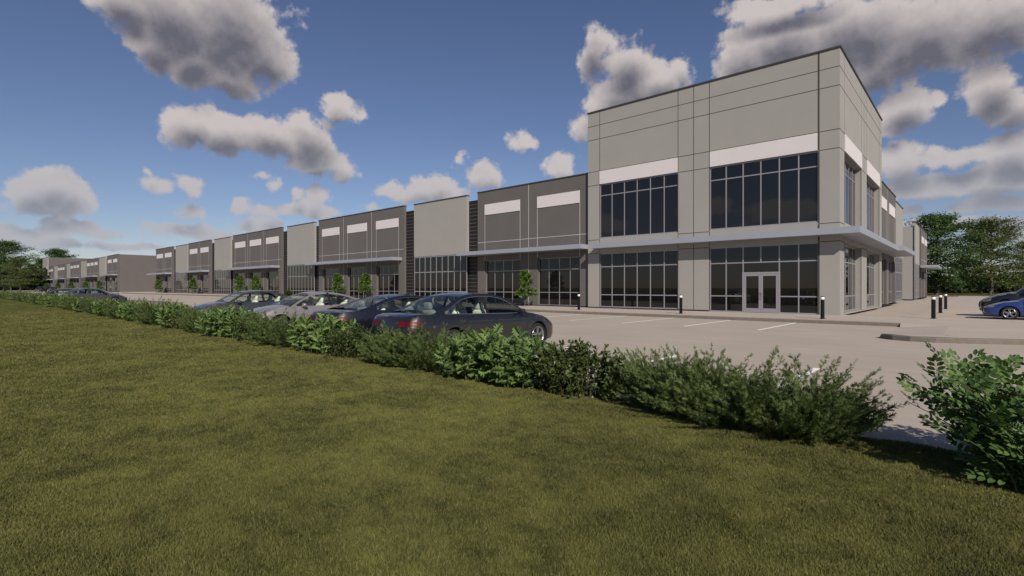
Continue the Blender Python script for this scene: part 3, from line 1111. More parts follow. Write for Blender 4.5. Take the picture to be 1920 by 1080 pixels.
def dark_parts(seed, hw, hd, h, n):
    """dense twiggy bush of small dark leaves"""
    r = np.random.default_rng(seed)
    b = MB()
    pos, dr, nr, sz = [], [], [], []
    for i in range(n):
        az = r.uniform(0, 6.28)
        rad = math.sqrt(r.random())
        top = np.array([hw*rad*math.cos(az), hd*rad*math.sin(az), h*(0.62 + 0.38*r.random())*(1 - 0.35*rad*rad)])
        base = np.array([top[0]*0.75, top[1]*0.6, 0.0])
        mid = base*0.4 + top*0.6 + r.normal(size=3)*0.06
        P = [base, (base+mid)/2 + r.normal(size=3)*0.02, mid, (mid+top)/2 + r.normal(size=3)*0.02, top]
        b.tube([tuple(q) for q in P], [0.007, 0.006, 0.005, 0.004, 0.002], 4, caps=False)
        for k in range(38):
            t = 0.1 + 0.9*r.random()**0.85
            f = t*4
            j = min(3, int(f))
            q = P[j] + (P[j+1] - P[j])*(f - j)
            d = rv(r, 1)[0]*0.8 + np.array([top[0], top[1], 0.25])*0.7
            pos.append(q + rv(r, 1)[0]*0.05*r.random()); dr.append(d)
            nr.append(np.array([0, 0, 0.9]) + r.normal(size=3)*0.55)
            sz.append(r.uniform(0.040, 0.072))
    return scatter(OV_V, OV_F, np.array(pos), np.array(dr), np.array(nr), np.array(sz)*1.15), b

def pinnate_parts(seed, hw, hd, h, n):
    """open bush of long compound leaves with rounded leaflets"""
    r = np.random.default_rng(seed)
    b = MB()
    pos, dr, nr, sz = [], [], [], []
    for i in range(n):
        x, y = r.uniform(-hw, hw)*0.75, r.uniform(-hd, hd)*0.7
        hh = h*r.uniform(0.35, 1.0)
        lean = np.array([x*0.55 + r.normal()*0.10, y*0.5 + r.normal()*0.10])
        P = [np.array([x + lean[0]*t*t, y + lean[1]*t*t, hh*t]) for t in np.linspace(0, 1, 7)]
        b.tube([tuple(q) for q in P], [0.008*(1-0.6*k/6) for k in range(7)], 5, caps=False)
        nl = int(9*hh/h) + 4
        a0 = r.uniform(0, 6.28)
        for k in range(nl):
            t = 0.08 + 0.92*(k/(nl-1))
            q = np.array([x + lean[0]*t*t, y + lean[1]*t*t, hh*t])
            az = a0 + k*2.4 + r.normal()*0.3
            el = r.uniform(-0.1, 0.5) + 0.6*max(0, t - 0.6)/0.4
            d = np.array([math.cos(az)*math.cos(el), math.sin(az)*math.cos(el), math.sin(el)])
            pos.append(q); dr.append(d)
            nr.append(np.array([0.2, -0.35, 0.85]) + r.normal(size=3)*0.4)
            sz.append(r.uniform(0.22, 0.33))
    return scatter(PN_V, PN_F, np.array(pos), np.array(dr), np.array(nr), np.array(sz)), b

HG = 'shrubs in the low hedge between lawn and parking lot'
def hz(x, y): return float(tz(x, y))
PROTO = {}
def shrub(kind, x, y, label, rz=0.0, sc=(1, 1, 1), group=None, var=0):
    key = (kind, var)
    if key not in PROTO:
        if kind == 'J': parts, lm, nm, cat = juniper_parts(11 + var, 1.35, 0.55, 0.92, 280), M['leaf_juniper'], 'juniper_shrub', 'shrub'
        if kind == 'L': parts, lm, nm, cat = lobed_parts(21 + var, 0.95, 0.45, 0.82, 84), M['leaf_lobed'], 'broadleaf_shrub', 'shrub'
        if kind == 'D': parts, lm, nm, cat = dark_parts(31 + var, 0.88, 0.50, 0.80, 150), M['leaf_dark'], 'boxwood_shrub', 'shrub'
        if kind == 'P': parts, lm, nm, cat = pinnate_parts(41 + var, 1.2, 0.55, 0.95, 170), M['leaf_pinnate'], 'compound_leaf_shrub', 'shrub'
        sm = M['stem_green'] if kind in 'LP' else M['stem']
        PROTO[key] = plant(nm, label, cat, (x, y, hz(x, y)), rz, parts[0], lm, parts[1], sm, group or HG)
        PROTO[key].scale = sc
        return PROTO[key]
    return dup(PROTO[key], (x, y, hz(x, y)), rz, label, group or HG, sc)

HY = -25.5
shrub('P', 6.35, -25.7, 'bright green bush of long compound leaves at the right edge of the photo', 0.2, (0.98, 1.1, 0.90))
shrub('P', 8.6, -25.5, 'compound-leaf bush just beyond the right edge, shading its neighbour', 2.2, (1.1, 1.1, 1.0), var=1)
shrub('J', 3.45, -25.6, 'largest feathery juniper, right of the twiggy dark bush and nearest the camera', 0.0, (0.98, 1.1, 0.84))
shrub('J', 2.45, -25.35, 'feathery juniper squeezed between the twiggy dark bush and the largest juniper', 3.0, (0.68, 0.95, 0.82), var=1)
shrub('D', 0.85, -25.45, 'twiggy dark bush with small leaves, between juniper and bright lobed leaves', 0.0, (1.08, 1.1, 1.05))
shrub('L', -0.72, -25.5, 'broad lobed-leaf bush in front of the nearest dark sedan and its front wheel', 0.0, (0.95, 1.0, 1.0))
shrub('J', -3.1, -25.45, 'wide juniper hiding the rear bumper of the nearest dark sedan', 0.1, (1.08, 1.0, 0.86), var=1)
shrub('D', -5.35, -25.45, 'dark small-leaved bush below the tail light of the blue-black coupe', 1.2, (0.80, 1.0, 1.0), var=1)
shrub('L', -6.75, -25.5, 'broad lobed-leaf bush between the coupe and the silver sedan', 3.14, (0.92, 1.0, 1.05), var=1)
shrub('J', -9.0, -25.45, 'juniper hiding the front wheel of the silver sedan', 3.2, (1.0, 1.0, 0.95))
shrub('D', -11.2, -25.45, 'dark small-leaved bush before the nose of the silver sedan', 2.2, (0.85, 1.0, 1.05))
shrub('L', -12.75, -25.5, 'broad lobed-leaf bush between the silver sedan and the dark grey sedan', 0.3, (0.95, 1.0, 1.1))
shrub('J', -15.1, -25.45, 'juniper hiding the bumper of the grey sedan with its nose to the lawn', 0.2, (1.0, 1.0, 0.98), var=1)
shrub('D', -17.3, -25.45, 'dark small-leaved bush right at the hood tip of the dark grey sedan', 0.5, (0.9, 1.0, 1.05), var=1)
shrub('L', -18.9, -25.5, 'broad lobed-leaf bush just left of the dark grey sedan', 3.0, (1.0, 1.0, 1.1))
rr = random.Random(5)
x = -21.2
k = 0
FAR_LAB = {'J': 'feathery juniper in the far hedge, left of all four near parked cars',
           'D': 'dark small-leaved bush in the far hedge, left of all four near parked cars',
           'L': 'lobed-leaf bush in the far hedge, left of all four near parked cars'}
while x > -118:
    kd = 'JDL'[k % 3]
    shrub(kd, x, HY + rr.uniform(-0.1, 0.1), FAR_LAB[kd], rr.choice((0.0, 3.14)) + rr.uniform(-0.2, 0.2), (1.02, 1.0, rr.uniform(0.98, 1.16)), 'far shrubs of the hedge, ' + {'J': 'juniper', 'D': 'dark-leaved', 'L': 'lobed-leaved'}[kd], var=rr.randint(0, 1))
    x -= {'J': 2.15, 'D': 1.75, 'L': 2.2}[kd]
    k += 1
# low planting at the foot of the pale bays
shrub('D', -34.2, -0.75, 'low bush at the foot of the storefront right above the nearest sedan roof', 0.4, (1.1, 0.9, 0.95), 'low bushes along the facade')
shrub('D', -36.3, -0.75, 'low bush at the foot of the same storefront, the left one of the pair', 2.0, (1.0, 0.9, 1.1), 'low bushes along the facade', var=1)
shrub('D', -62.6, -0.75, 'low bush at the foot of the storefront above the silver sedan hood', 2.6, (1.6, 0.9, 1.35), 'low bushes along the facade')

# ---- young trees along the facade
def sapling_parts(seed, h=2.85):
    r = np.random.default_rng(seed)
    b = MB()
    P = [(0, 0, 0), (0.01, 0, 0.5), (-0.01, 0.01, 1.1), (0.015, 0.0, 1.8), (0, 0, h*0.93)]
    b.tube(P, [0.035, 0.030, 0.026, 0.018, 0.004], 7)
    pos, dr, nr, sz = [], [], [], []
    for i in range(46):
        t = (i + 0.5)/46
        z = 0.95 + (h - 1.05)*t
        prof = (0.86*(1 - t)**0.58 + 0.08) * (0.72 if t < 0.06 else 1)
        az = i*2.4 + r.normal()*0.25
        L = prof*r.uniform(0.75, 1.15)
        el = r.uniform(0.05, 0.45) + 0.5*t - (0.25 if t < 0.3 else 0)
        d = np.array([math.cos(az)*math.cos(el), math.sin(az)*math.cos(el), math.sin(el)])
        a = np.array([0, 0, z - 0.1])
        b.tube([tuple(a), tuple(a + d*L*0.5), tuple(a + d*L)], [0.009, 0.006, 0.002], 4, caps=False)
        for k in range(int(26 + 52*L)):
            q = a + d*L*(0.25 + 0.8*r.random()) + rv(r, 1)[0]*0.09*r.random() + np.array([0, 0, r.normal()*0.02])
            dd = d*0.6 + rv(r, 1)[0]*0.8
            dd[2] -= 0.1
            pos.append(q); dr.append(dd)
            nr.append(np.array([0, 0, 1.0]) + r.normal(size=3)*0.4)
            sz.append(r.uniform(0.12, 0.20))
    return scatter(OV_V, OV_F, np.array(pos), np.array(dr), np.array(nr), np.array(sz)), b

SG = 'young trees along the storefronts'
def make_sapling(label, x, y, seed, base=0.15):
    parts = sapling_parts(seed)
    t = thing('young_tree', label, 'young tree', (x, y, float(tz(x, y)) + base), 0, SG)
    parts[1].build('trunk', M['bark_pale'], t, recalc=False)
    mesh_np('crown', parts[0][0], parts[0][1], M['leaf_sapling'], t)
    return t
sap = [make_sapling('young tree before the dark wall bay nearest the pale tower', -20.66, -1.45, 3),
       make_sapling('young tree at the middle of the second dark bay, the right one of two', -42.95, -1.45, 4)]
for i, (x, y, lab, s) in enumerate(((-48.7, -1.45, 'left one of two young trees at the second dark bay', 1.0),
        (-71.3, -1.45, 'right one of two young trees behind the dark grey sedan', 1.02),
        (-77.2, -1.45, 'left one of two young trees behind the dark grey sedan', 1.05),
        (-98.5, -1.45, 'lone young tree at the two-window dark bay before the last of the long building', 1.03),
        (-119.9, -1.45, 'young tree at the far left end of the long building', 1.0))):
    dup(sap[i % 2], (x, y, float(tz(x, y)) + 0.15), 1.3*i, lab, SG, (s, s, s))
for i, (px, lab) in enumerate(((-177, 'young tree at the nearest bay of the far building, the rightmost there'),
        (-197, 'second young tree from the right along the far building'),
        (-222, 'third young tree from the right along the far building'),
        (-251, 'fourth young tree from the right along the far building'),
        (-280, 'leftmost young tree along the far building'))):
    s = (1.25, 1.25, 1.05) if i in (1, 2, 3) else (1.05, 1.05, 1.1)
    dup(sap[i % 2], (px, -1.6, 0.6), 0.9*i, lab, 'young trees along the far building', s)

# ---- big trees
def tree_parts(seed, h, rad, trunk_h, n_limb, dens, leaf, flat=0.35):
    """layered spreading tree: trunk, limbs, twigs and pads of leaves with gaps between"""
    r = np.random.default_rng(seed)
    b = MB()
    b.tube([(0, 0, -0.2), (0.05, 0, trunk_h*0.5), (0, 0.05, trunk_h), (0.1, 0.1, h*0.55), (0, 0, h*0.9)],
           [h*0.030, h*0.021, h*0.018, h*0.012, h*0.003], 9)
    pos, dr, nr, sz = [], [], [], []
    for i in range(n_limb):
        t = (i + r.uniform(0.1, 0.9))/n_limb
        z0 = trunk_h*0.75 + (h*0.88 - trunk_h*0.75)*t
        prof = rad*(math.sin(math.pi*(0.16 + 0.80*t))**0.75)*(1.0 if t < 0.7 else 1.05 - 0.3*(t-0.7))
        az = i*2.399 + r.normal()*0.35
        L = prof*r.uniform(0.62, 1.12)
        el = r.uniform(-0.05, 0.32) + 0.55*t
        p = np.array([0, 0, z0])
        P = [p.copy()]
        for k in range(5):
            el -= 0.05
            az += r.normal()*0.12
            p = p + np.array([math.cos(az)*math.cos(el), math.sin(az)*math.cos(el), math.sin(el)])*L/5
            P.append(p.copy())
        b.tube([tuple(q) for q in P], [h*0.0085*(1 - 0.17*k)*(1.1 - 0.6*t) for k in range(6)], 5, caps=False)
        # side twigs carry flattened pads of leaves
        for k in range(1, 6):
            for q in range(3 if k > 1 else 1):
                o = P[k] - (P[k] - P[k-1])*r.random()
                a2 = az + r.normal()*1.0
                l2 = L*0.30*r.uniform(0.4, 1.1)
                e2 = r.uniform(-0.15, 0.35)
                e = o + np.array([math.cos(a2)*math.cos(e2), math.sin(a2)*math.cos(e2), math.sin(e2)])*l2
                b.tube([tuple(o), tuple((o+e)/2 + r.normal(size=3)*0.05*l2), tuple(e)], [h*0.003, h*0.002, h*0.0008], 4, caps=False)
                pr = rad*r.uniform(0.13, 0.24)
                n = int(dens*r.uniform(0.6, 1.3))
                rho = np.sqrt(r.random(n))*pr
                th = r.random(n)*6.283
                c = np.stack([rho*np.cos(th), rho*np.sin(th), r.normal(size=n)*pr*flat*0.55 - 0.18*rho**2/pr], 1)
                w = r.random((n, 1))
                pos.append(e*(0.45 + 0.55*w) + o*(0.55 - 0.55*w) + c)
                dd = c*0.9/pr + r.normal(size=(n, 3))*0.6
                dd[:, 2] = dd[:, 2]*0.5 - 0.1
                dr.append(dd)
                nr.append(np.array([0, 0, 1.0]) + r.normal(size=(n, 3))*0.45)
                sz.append(r.uniform(0.7, 1.3, n)*leaf)
    return scatter(OV_V, OV_F, np.concatenate(pos), np.concatenate(dr), np.concatenate(nr), np.concatenate(sz)), b

def make_tree(label, x, y, z, rz, parts, lm, group):
    t = thing('tree', label, 'tree', (x, y, z), rz, group)
    parts[1].build('trunk', M['bark'], t, recalc=False)
    mesh_np('crown', parts[0][0], parts[0][1], lm, t)
    return t
def at(px, depth):
    """ground point seen at column px of the photograph, at that distance along the view"""
    lat = (px - 960)/969.0*depth
    return (CAM.x + RT[0]*lat + FW[0]*depth, CAM.y + RT[1]*lat + FW[1]*depth)
TG = 'large trees beyond the side lot'
TL = 'large trees beyond the far left end'
pA = tree_parts(51, 18.6, 8.2, 3.4, 36, 36, 0.42, 0.40)
pB = tree_parts(52, 17.0, 7.8, 3.4, 29, 33, 0.36, 0.36)
pC = tree_parts(53, 19.0, 6.5, 3.0, 32, 26, 0.42, 0.5)
x, y = at(1757, 108)
tA = make_tree('tall dark green tree rising behind the side canopy and the end of the building', x, y, 0.1, 0.4, pA, M['leaf_tree_dark'], TG)
x, y = at(1858, 106)
tB = make_tree('olive green round-headed tree with its dark trunk standing at the kerb behind the parked cars', x, y, 0.1, 0.0, pB, M['leaf_tree_olive'], TG)
x, y = at(1838, 128)
tC = make_tree('slim dark tree between the tall green tree and the round olive one', x, y, 0.1, 0.0, pC, M['leaf_tree_dark'], TG)
def tr(src, px, d, rz, s, label, g, z=0.1):
    x, y = at(px, d)
    return dup(src, (x, y, z), rz, label, g, (s, s, s))
tr(tB, 1940, 118, 2.0, 0.80, 'olive tree cut by the right edge of the photo, behind the black car', TG)
tr(tA, 1990, 150, 3.0, 1.0, 'dark tree just past the right edge of the photo', TG)
bk = 'dark trees of the wood behind the side lot, standing in the shade'
for i, (px, d, s) in enumerate(((1720, 150, 0.82), (1795, 165, 0.6), (1925, 165, 0.66))):
    tr((tC, tA)[i % 2], px, d, 1.1*i, s, 'dark tree in the shaded wood behind the olive tree and the tall green tree', bk)
# left: beyond the far building
tr(tA, 8, 165, 1.0, 0.96, 'tall dark tree at the left edge of the photo', TL, 0.5)
tr(tB, 38, 150, 2.5, 0.62, 'small round olive tree standing before the dark trees at the left edge', TL, 0.5)
tr(tC, -25, 175, 0.6, 1.0, 'dark tree outside the left edge, its branches reaching in', TL, 0.5)
tr(tA, 107, 262, 2.2, 1.24, 'dark tree whose crown shows above the small tower of the far building', TL, 0.5)
tr(tC, 78, 255, 1.7, 0.9, 'dark tree touching the left side of the far building', TL, 0.5)
for i, (px, d, s) in enumerate(((60, 235, 0.7), (20, 215, 0.75), (-10, 225, 0.8), (85, 275, 0.75))):
    tr((tC, tA)[i % 2], px, d, 0.7 + i, s, 'dark tree in the shaded wood left of the far building', 'dark trees of the wood at the far left', 0.4)

def wood(pts, name, label, h):
    """dark undergrowth filling the space under the far trees"""
    r = np.random.default_rng(77)
    P = []
    for (px, d) in pts:
        x, y = at(px, d)
        n = 420
        P.append(np.stack([x + r.normal(size=n)*4.5, y + r.normal(size=n)*3.0, h*r.random(n)**1.1], 1))
    P = np.concatenate(P)
    n = len(P)
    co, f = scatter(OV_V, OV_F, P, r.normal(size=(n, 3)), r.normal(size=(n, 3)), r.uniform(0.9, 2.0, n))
    return stuff(mesh_np(name, co, f, M['leaf_wood']), label, 'wood')
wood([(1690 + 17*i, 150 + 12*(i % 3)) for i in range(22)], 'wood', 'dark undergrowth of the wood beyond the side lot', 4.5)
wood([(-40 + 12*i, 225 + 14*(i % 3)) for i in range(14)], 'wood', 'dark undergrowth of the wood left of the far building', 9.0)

# ---- grass blades on the lawn
def grass():
    r = np.random.default_rng(9)
    n = 4600000
    # radius density ~ r * rho(r), rho constant to 5 m then falling
    rad = np.linspace(2.4, 46, 4000)
    rho = np.where(rad < 4.5, 1.0, (4.5/rad)**1.8)*rad
    cdf = np.cumsum(rho); cdf /= cdf[-1]
    rr_ = np.interp(r.random(n), cdf, rad)
    th = r.uniform(-R(49), R(49), n) + R(YAW) + R(90)
    x = CAM.x + rr_*np.cos(th)
    y = CAM.y + rr_*np.sin(th)
    keep = y < HEDGE_Y + 0.10 + 0.12*np.sin(x*3.1)*np.sin(x*1.3)
    x, y, rr_ = x[keep], y[keep], rr_[keep]
    lim = 1400000
    if len(x) > lim:
        x, y, rr_ = x[:lim], y[:lim], rr_[:lim]
    n = len(x)
    hgt = r.uniform(0.012, 0.030, n)*(1 + 0.30*np.sin(x*2.1 + 1.3*np.sin(y*1.7))*np.sin(y*2.6) + 0.25*np.sin(x*7.3 + 2*np.sin(y*5.1))*np.sin(y*6.7 + x))
    wid = r.uniform(0.0010, 0.0020, n)*np.clip(rr_/4.0, 1.0, 5.0)
    hgt *= np.clip(rr_/10.0, 1.0, 1.5)
    az = r.uniform(0, 6.283, n)
    ln = r.uniform(0.1, 1.2, n)*hgt
    z = tz(x, y)
    c, s = np.cos(az), np.sin(az)
    fa = r.uniform(0, 6.283, n)
    sx, sy = np.cos(fa)*wid, np.sin(fa)*wid
    b0 = np.stack([x - sx, y - sy, z], 1)
    b1 = np.stack([x + sx, y + sy, z], 1)
    m0 = np.stack([x - 0.8*sx + c*ln*0.35, y - 0.8*sy + s*ln*0.35, z + hgt*0.6], 1)
    m1 = np.stack([x + 0.8*sx + c*ln*0.35, y + 0.8*sy + s*ln*0.35, z + hgt*0.6], 1)
    t = np.stack([x + c*ln, y + s*ln, z + hgt], 1)
    co = np.stack([b0, b1, m0, m1, t], 1).reshape(-1, 3)
    i = np.arange(n)[:, None]*5
    quads = i + np.array([[0, 1, 3, 2]])
    tris = i + np.array([[2, 3, 4]])
    o = mesh_np('grass', co, [quads, tris], M['grass'])
    return stuff(o, 'short olive green mown grass of the foreground lawn', 'grass')
grass()
#PART4
# ------------------------------------------------------------------ cars
def paint(name, col, metal=0.4, rough=0.38):
    m = mat(name, col, rough, metal=metal, spec=0.5, coat=1.0)
    return m
M['tyre'] = mat('tyre', (0.020, 0.020, 0.020), 0.85, spec=0.2)
M['rim'] = mat('rim', (0.42, 0.41, 0.43), 0.3, metal=0.9)
M['black_trim'] = mat('black_trim', (0.010, 0.010, 0.011), 0.5)
M['cabin'] = mat('cabin', (0.018, 0.018, 0.020), 0.8)
M['chrome'] = mat('chrome', (0.62, 0.62, 0.64), 0.15, metal=1.0)
M['tail_red'] = mat('tail_red', (0.105, 0.004, 0.008), 0.5, spec=0.25, var=0.6, vscale=16, coat=0.0)
M['tail_dark'] = mat('tail_dark', (0.035, 0.003, 0.004), 0.4)
M['lamp_clear'] = mat('lamp_clear', (0.22, 0.22, 0.23), 0.12, metal=0.3, spec=0.6, var=0.4, vscale=12, coat=1.0)
M['plate'] = mat('plate', (0.70, 0.70, 0.68), 0.5)
M['seat_cream'] = mat('seat_cream', (0.72, 0.74, 0.66), 0.7)
M['seat_grey'] = mat('seat_grey', (0.16, 0.16, 0.155), 0.75)
M['car_glass'] = thin_glass('car_glass', (0.86, 0.93, 0.90), 0.5)
M['car_glass_dark'] = thin_glass('car_glass_dark', (0.30, 0.34, 0.34))

def mono(xs, ys, x):
    """monotone cubic through control points"""
    xs, ys, x = np.asarray(xs, float), np.asarray(ys, float), np.asarray(x, float)
    h = np.diff(xs); d = np.diff(ys)/h
    m = np.zeros(len(xs))
    m[0], m[-1] = d[0], d[-1]
    for i in range(1, len(xs)-1):
        m[i] = 0 if d[i-1]*d[i] <= 0 else 2*d[i-1]*d[i]/(d[i-1]+d[i])
    k = np.clip(np.searchsorted(xs, x) - 1, 0, len(xs)-2)
    t = (x - xs[k])/h[k]
    t2, t3 = t*t, t*t*t
    return (2*t3-3*t2+1)*ys[k] + (t3-2*t2+t)*h[k]*m[k] + (-2*t3+3*t2)*ys[k+1] + (t3-t2)*h[k]*m[k+1]

def catmull(P, n=10):
    P = np.asarray(P, float)
    Q = np.vstack([2*P[0]-P[1], P, 2*P[-1]-P[-2]])
    out = []
    for i in range(len(P)-1):
        a, b_, c, d = Q[i], Q[i+1], Q[i+2], Q[i+3]
        for t in np.linspace(0, 1, n, endpoint=False):
            out.append(0.5*((2*b_) + (-a+c)*t + (2*a-5*b_+4*c-d)*t*t + (-a+3*b_-3*c+d)*t**3))
    out.append(P[-1])
    return np.array(out)

def superell(b, c, r, e=0.45, m=0, n=12, tilt=0.0):
    """rounded block centred at c, tilted about y"""
    rows = []
    sg = lambda v, p: math.copysign(abs(v)**p, v)
    for i in range(n//2 + 1):
        ph = -math.pi/2 + math.pi*i/(n//2)
        row = []
        for j in range(n):
            th = 2*math.pi*j/n + 0.001
            x = r[0]*sg(math.cos(ph), e)*sg(math.cos(th), e)
            y = r[1]*sg(math.cos(ph), e)*sg(math.sin(th), e)
            z = r[2]*sg(math.sin(ph), e)
            xx = x*math.cos(tilt) - z*math.sin(tilt)
            zz = x*math.sin(tilt) + z*math.cos(tilt)
            row.append((c[0] + xx, c[1] + y, c[2] + zz))
        rows.append(row)
    b.grid(rows, m, True, True)

STY = {
 'saloon': dict(outline=[(1.30,0.945),(1.62,1.145),(1.98,1.335),(2.30,1.425),(2.75,1.460),(3.25,1.435),(3.62,1.345),(4.00,1.180),(4.38,1.035)],
                rf=2.08, rr=3.50, wins=[(1.55,2.74),(2.84,3.66),(3.70,4.12)], deck=4.15),
 'coupe': dict(outline=[(1.35,0.945),(1.70,1.130),(2.10,1.300),(2.42,1.375),(2.80,1.395),(3.20,1.360),(3.65,1.255),(4.10,1.105),(4.42,1.030)],
                rf=2.20, rr=3.35, wins=[(1.60,3.02),(3.07,3.90)], deck=4.25),
 'fastback': dict(outline=[(1.25,0.945),(1.60,1.140),(1.98,1.325),(2.32,1.415),(2.75,1.440),(3.20,1.400),(3.65,1.290),(4.10,1.140),(4.45,1.045)],
                rf=2.08, rr=3.40, wins=[(1.50,2.72),(2.80,3.90)], deck=4.25),
}

def make_car(label, loc, rz, colour, style='saloon', seat='seat_grey', glass='car_glass', rim='rim', trim=True, scale=(1, 1, 1), group=None, detail=True, name='parked_car'):
    L, WM, SILL = 5.02, 0.935, 0.20
    st = STY[style]
    root = thing(name, label, 'car', loc, rz, group)
    root.scale = scale
    pm = colour
    RW, RA, ZW = 0.338, 0.385, 0.338
    SF, SR = 0.93, 3.90
    zt = lambda s: mono([-0.2, 0, 0.12, 0.35, 0.75, 1.30, 2.2, 3.2, 3.9, 4.5, 4.85, L, L+0.2], [0.64, 0.675, 0.735, 0.80, 0.87, 0.945, 0.955, 0.975, 0.998, 1.010, 1.005, 0.960, 0.95], s)
    wd = lambda s: mono([0, 0.10, 0.30, 0.70, 1.4, 3.4, 4.2, 4.6, 4.88, L], [0.66, 0.765, 0.855, 0.912, WM, WM, 0.912, 0.870, 0.800, 0.70], s)
    def kf(z, ztop):
        t = (z - SILL)/(ztop - SILL)
        return np.interp(t, [-0.3, 0, 0.10, 0.30, 0.48, 0.70, 0.76, 0.90, 1.0], [0.90, 0.945, 0.982, 1.0, 0.988, 0.998, 0.985, 0.955, 0.915])
    def shift(s, z):
        f = np.clip(1 - s/0.7, 0, 1)
        r = np.clip(1 - (L - s)/0.6, 0, 1)
        a = 0.17*(np.maximum(z - 0.48, 0)/0.25)**2*f + 0.05*(np.maximum(0.40 - z, 0)/0.2)*f
        c = 0.085*(np.maximum(z - 0.62, 0)/0.35)**2*r + 0.07*(np.maximum(0.42 - z, 0)/0.2)*r
        return a - c
    # outline stations, half car: front centre -> side -> rear centre
    sa = list(np.linspace(0, 0.4, 10)) + list(np.linspace(0.4, L - 0.5, 60)) + list(np.linspace(L - 0.5, L, 12))
    for c in (SF, SR):
        sa += [c + RA*math.cos(a) for a in np.linspace(0, math.pi, 19)]
        sa += [c - RA - 0.002, c + RA + 0.002]
    sa = sorted(set(round(v, 4) for v in sa))
    W0, W1 = float(wd(0)), float(wd(L))
    st_s = [-0.075*(1 - (y/W0)**2) for y in np.linspace(0, W0, 8)[:-1]] + sa + [L + 0.055*(1 - (y/W1)**2) for y in np.linspace(W1, 0, 8)[1:]]
    st_w = list(np.linspace(0, W0, 8)[:-1]) + [float(wd(v)) for v in sa] + list(np.linspace(W1, 0, 8)[1:])
    st_s, st_w = np.array(st_s), np.array(st_w)
    q = np.concatenate([[0], np.cumsum(np.hypot(np.diff(st_s), np.diff(st_w)))])
    QT = q[-1]
    def zbot(s):
        zb = SILL + 0.02*np.clip(1 - s/0.5, 0, 1) + 0.06*np.clip(1 - (L - s)/0.6, 0, 1)
        for c in (SF, SR):
            ds = np.abs(s - c)
            zb = np.where(ds <= RA + 1e-4, np.maximum(zb, ZW + np.sqrt(np.maximum(RA**2 - ds**2, 0))), zb)
        return zb
    ztop = zt(np.clip(st_s, -0.15, L + 0.1))
    zb = zbot(st_s)
    lev = np.array([0, 0.08, 0.18, 0.30, 0.42, 0.54, 0.64, 0.72, 0.79, 0.88, 0.95, 1.0])
    def bx(s): return L/2 - s
    body = MB()
    for sgn in (1, -1):
        rows = []
        for f in lev:
            z = zb + f*(ztop - zb)
            y = st_w*kf(z, ztop)
            s = st_s + shift(st_s, z)
            rows.append([(bx(s[i]), sgn*y[i], z[i]) for i in range(len(s))])
        body.grid(rows, 0, True)
    def edge(s):
        s = float(s)
        z = float(zt(s))
        return z, float(wd(s))*float(kf(z, z))
    def deckrow(s, cr, nv=11):
        z, y = edge(s)
        sx = s + float(shift(np.array(s), np.array(z)))
        return [(bx(sx), v*y, z + cr*(1 - abs(v)**2.6)) for v in np.linspace(-1, 1, nv)]
    s_c = st['outline'][0][0]
    hood = [deckrow(s, 0.035 + 0.035*min(1, s/0.5)) for s in np.linspace(0, s_c + 0.16, 12)]
    body.grid(hood, 0, True)
    deck = [deckrow(s, 0.030) for s in np.linspace(st['deck'] + 0.05, L, 10)]
    body.grid(deck, 0, True)
    capf = [i for i in range(8)]
    capr = [i for i in range(len(st_s) - 8, len(st_s))]
    for cap, row in ((capf, hood[0]), (capr, deck[-1])):
        P = []
        for i in cap:
            z = float(ztop[i])
            P.append((bx(float(st_s[i]) + float(shift(st_s[i], z))), float(st_w[i])*float(kf(z, z)), z))
        if cap is capr: P = P[::-1]
        full = [(p[0], -p[1], p[2]) for p in P[:0:-1]] + P
        rr2 = list(np.linspace(0, len(full)-1, len(row)))
        top = [tuple(np.array(full[int(math.floor(t))])*(1-(t % 1)) + np.array(full[min(int(math.floor(t))+1, len(full)-1)])*(t % 1)) for t in rr2]
        body.grid([top, row], 0, True)
    # greenhouse
    O = catmull(st['outline'], 9)
    T = np.gradient(O, axis=0)
    T /= np.linalg.norm(T, axis=1, keepdims=True)
    N = np.stack([T[:, 1]*-1, T[:, 0]], 1)          # outward (up)
    IN = O - N*0.062
    TUMB = 0.58
    zo = lambda s: np.interp(s, O[:, 0], O[:, 1])
    zi = lambda s: np.interp(s, IN[:, 0], IN[:, 1], left=0, right=0)
    def wg(s, z):
        zz, y = edge(s)
        d = max(z - zz, 0)
        return y - d*TUMB + 0.10*d*d
    ss = sorted(set([round(float(v), 4) for v in O[:, 0]] + [w for p in st['wins'] for w in p] + [round(float(v), 4) for v in np.linspace(O[0, 0], O[-1, 0], 70)]))
    def inwin(s):
        for k, (a, c) in enumerate(st['wins']):
            if a - 1e-6 <= s <= c + 1e-6: return k
        return -1
    glassq = {}
    for sgn in (1, -1):
        for i in range(len(ss) - 1):
            a, c = ss[i], ss[i+1]
            k = inwin((a + c)/2)
            P = []
            for s in (a, c):
                z0 = edge(s)[0]
                z1 = max(float(zo(s)), z0 + 1e-4)
                wb = min(z0 + 0.022, z1)
                wt = min(max(float(zi(s)), wb), z1)
                P.append((s, z0, wb, wt, z1))
            op = k >= 0 and (P[0][3] > P[0][2] + 1e-4 or P[1][3] > P[1][2] + 1e-4)
            pt = lambda s, z, off=0: (bx(s), sgn*(wg(s, z) - off), z)
            def strip(j0, j1, m):
                n = 3
                rows = [[pt(p[0], p[j0] + (p[j1] - p[j0])*t/n) for p in P] for t in range(n + 1)]
                body.grid(rows, m, True)
            if op:
                strip(1, 2, 0)
                strip(3, 4, 0)
                gm = glassq.setdefault((sgn, k), MB())
                gm.grid([[pt(p[0], p[2] + (p[3] - p[2])*t/3, 0.008) for p in P] for t in range(4)], 0, True)
            else:
                bp = 1 if (st['wins'][0][1] < (a + c)/2 < st['wins'][1][0]) else 0
                strip(1, 4, bp)
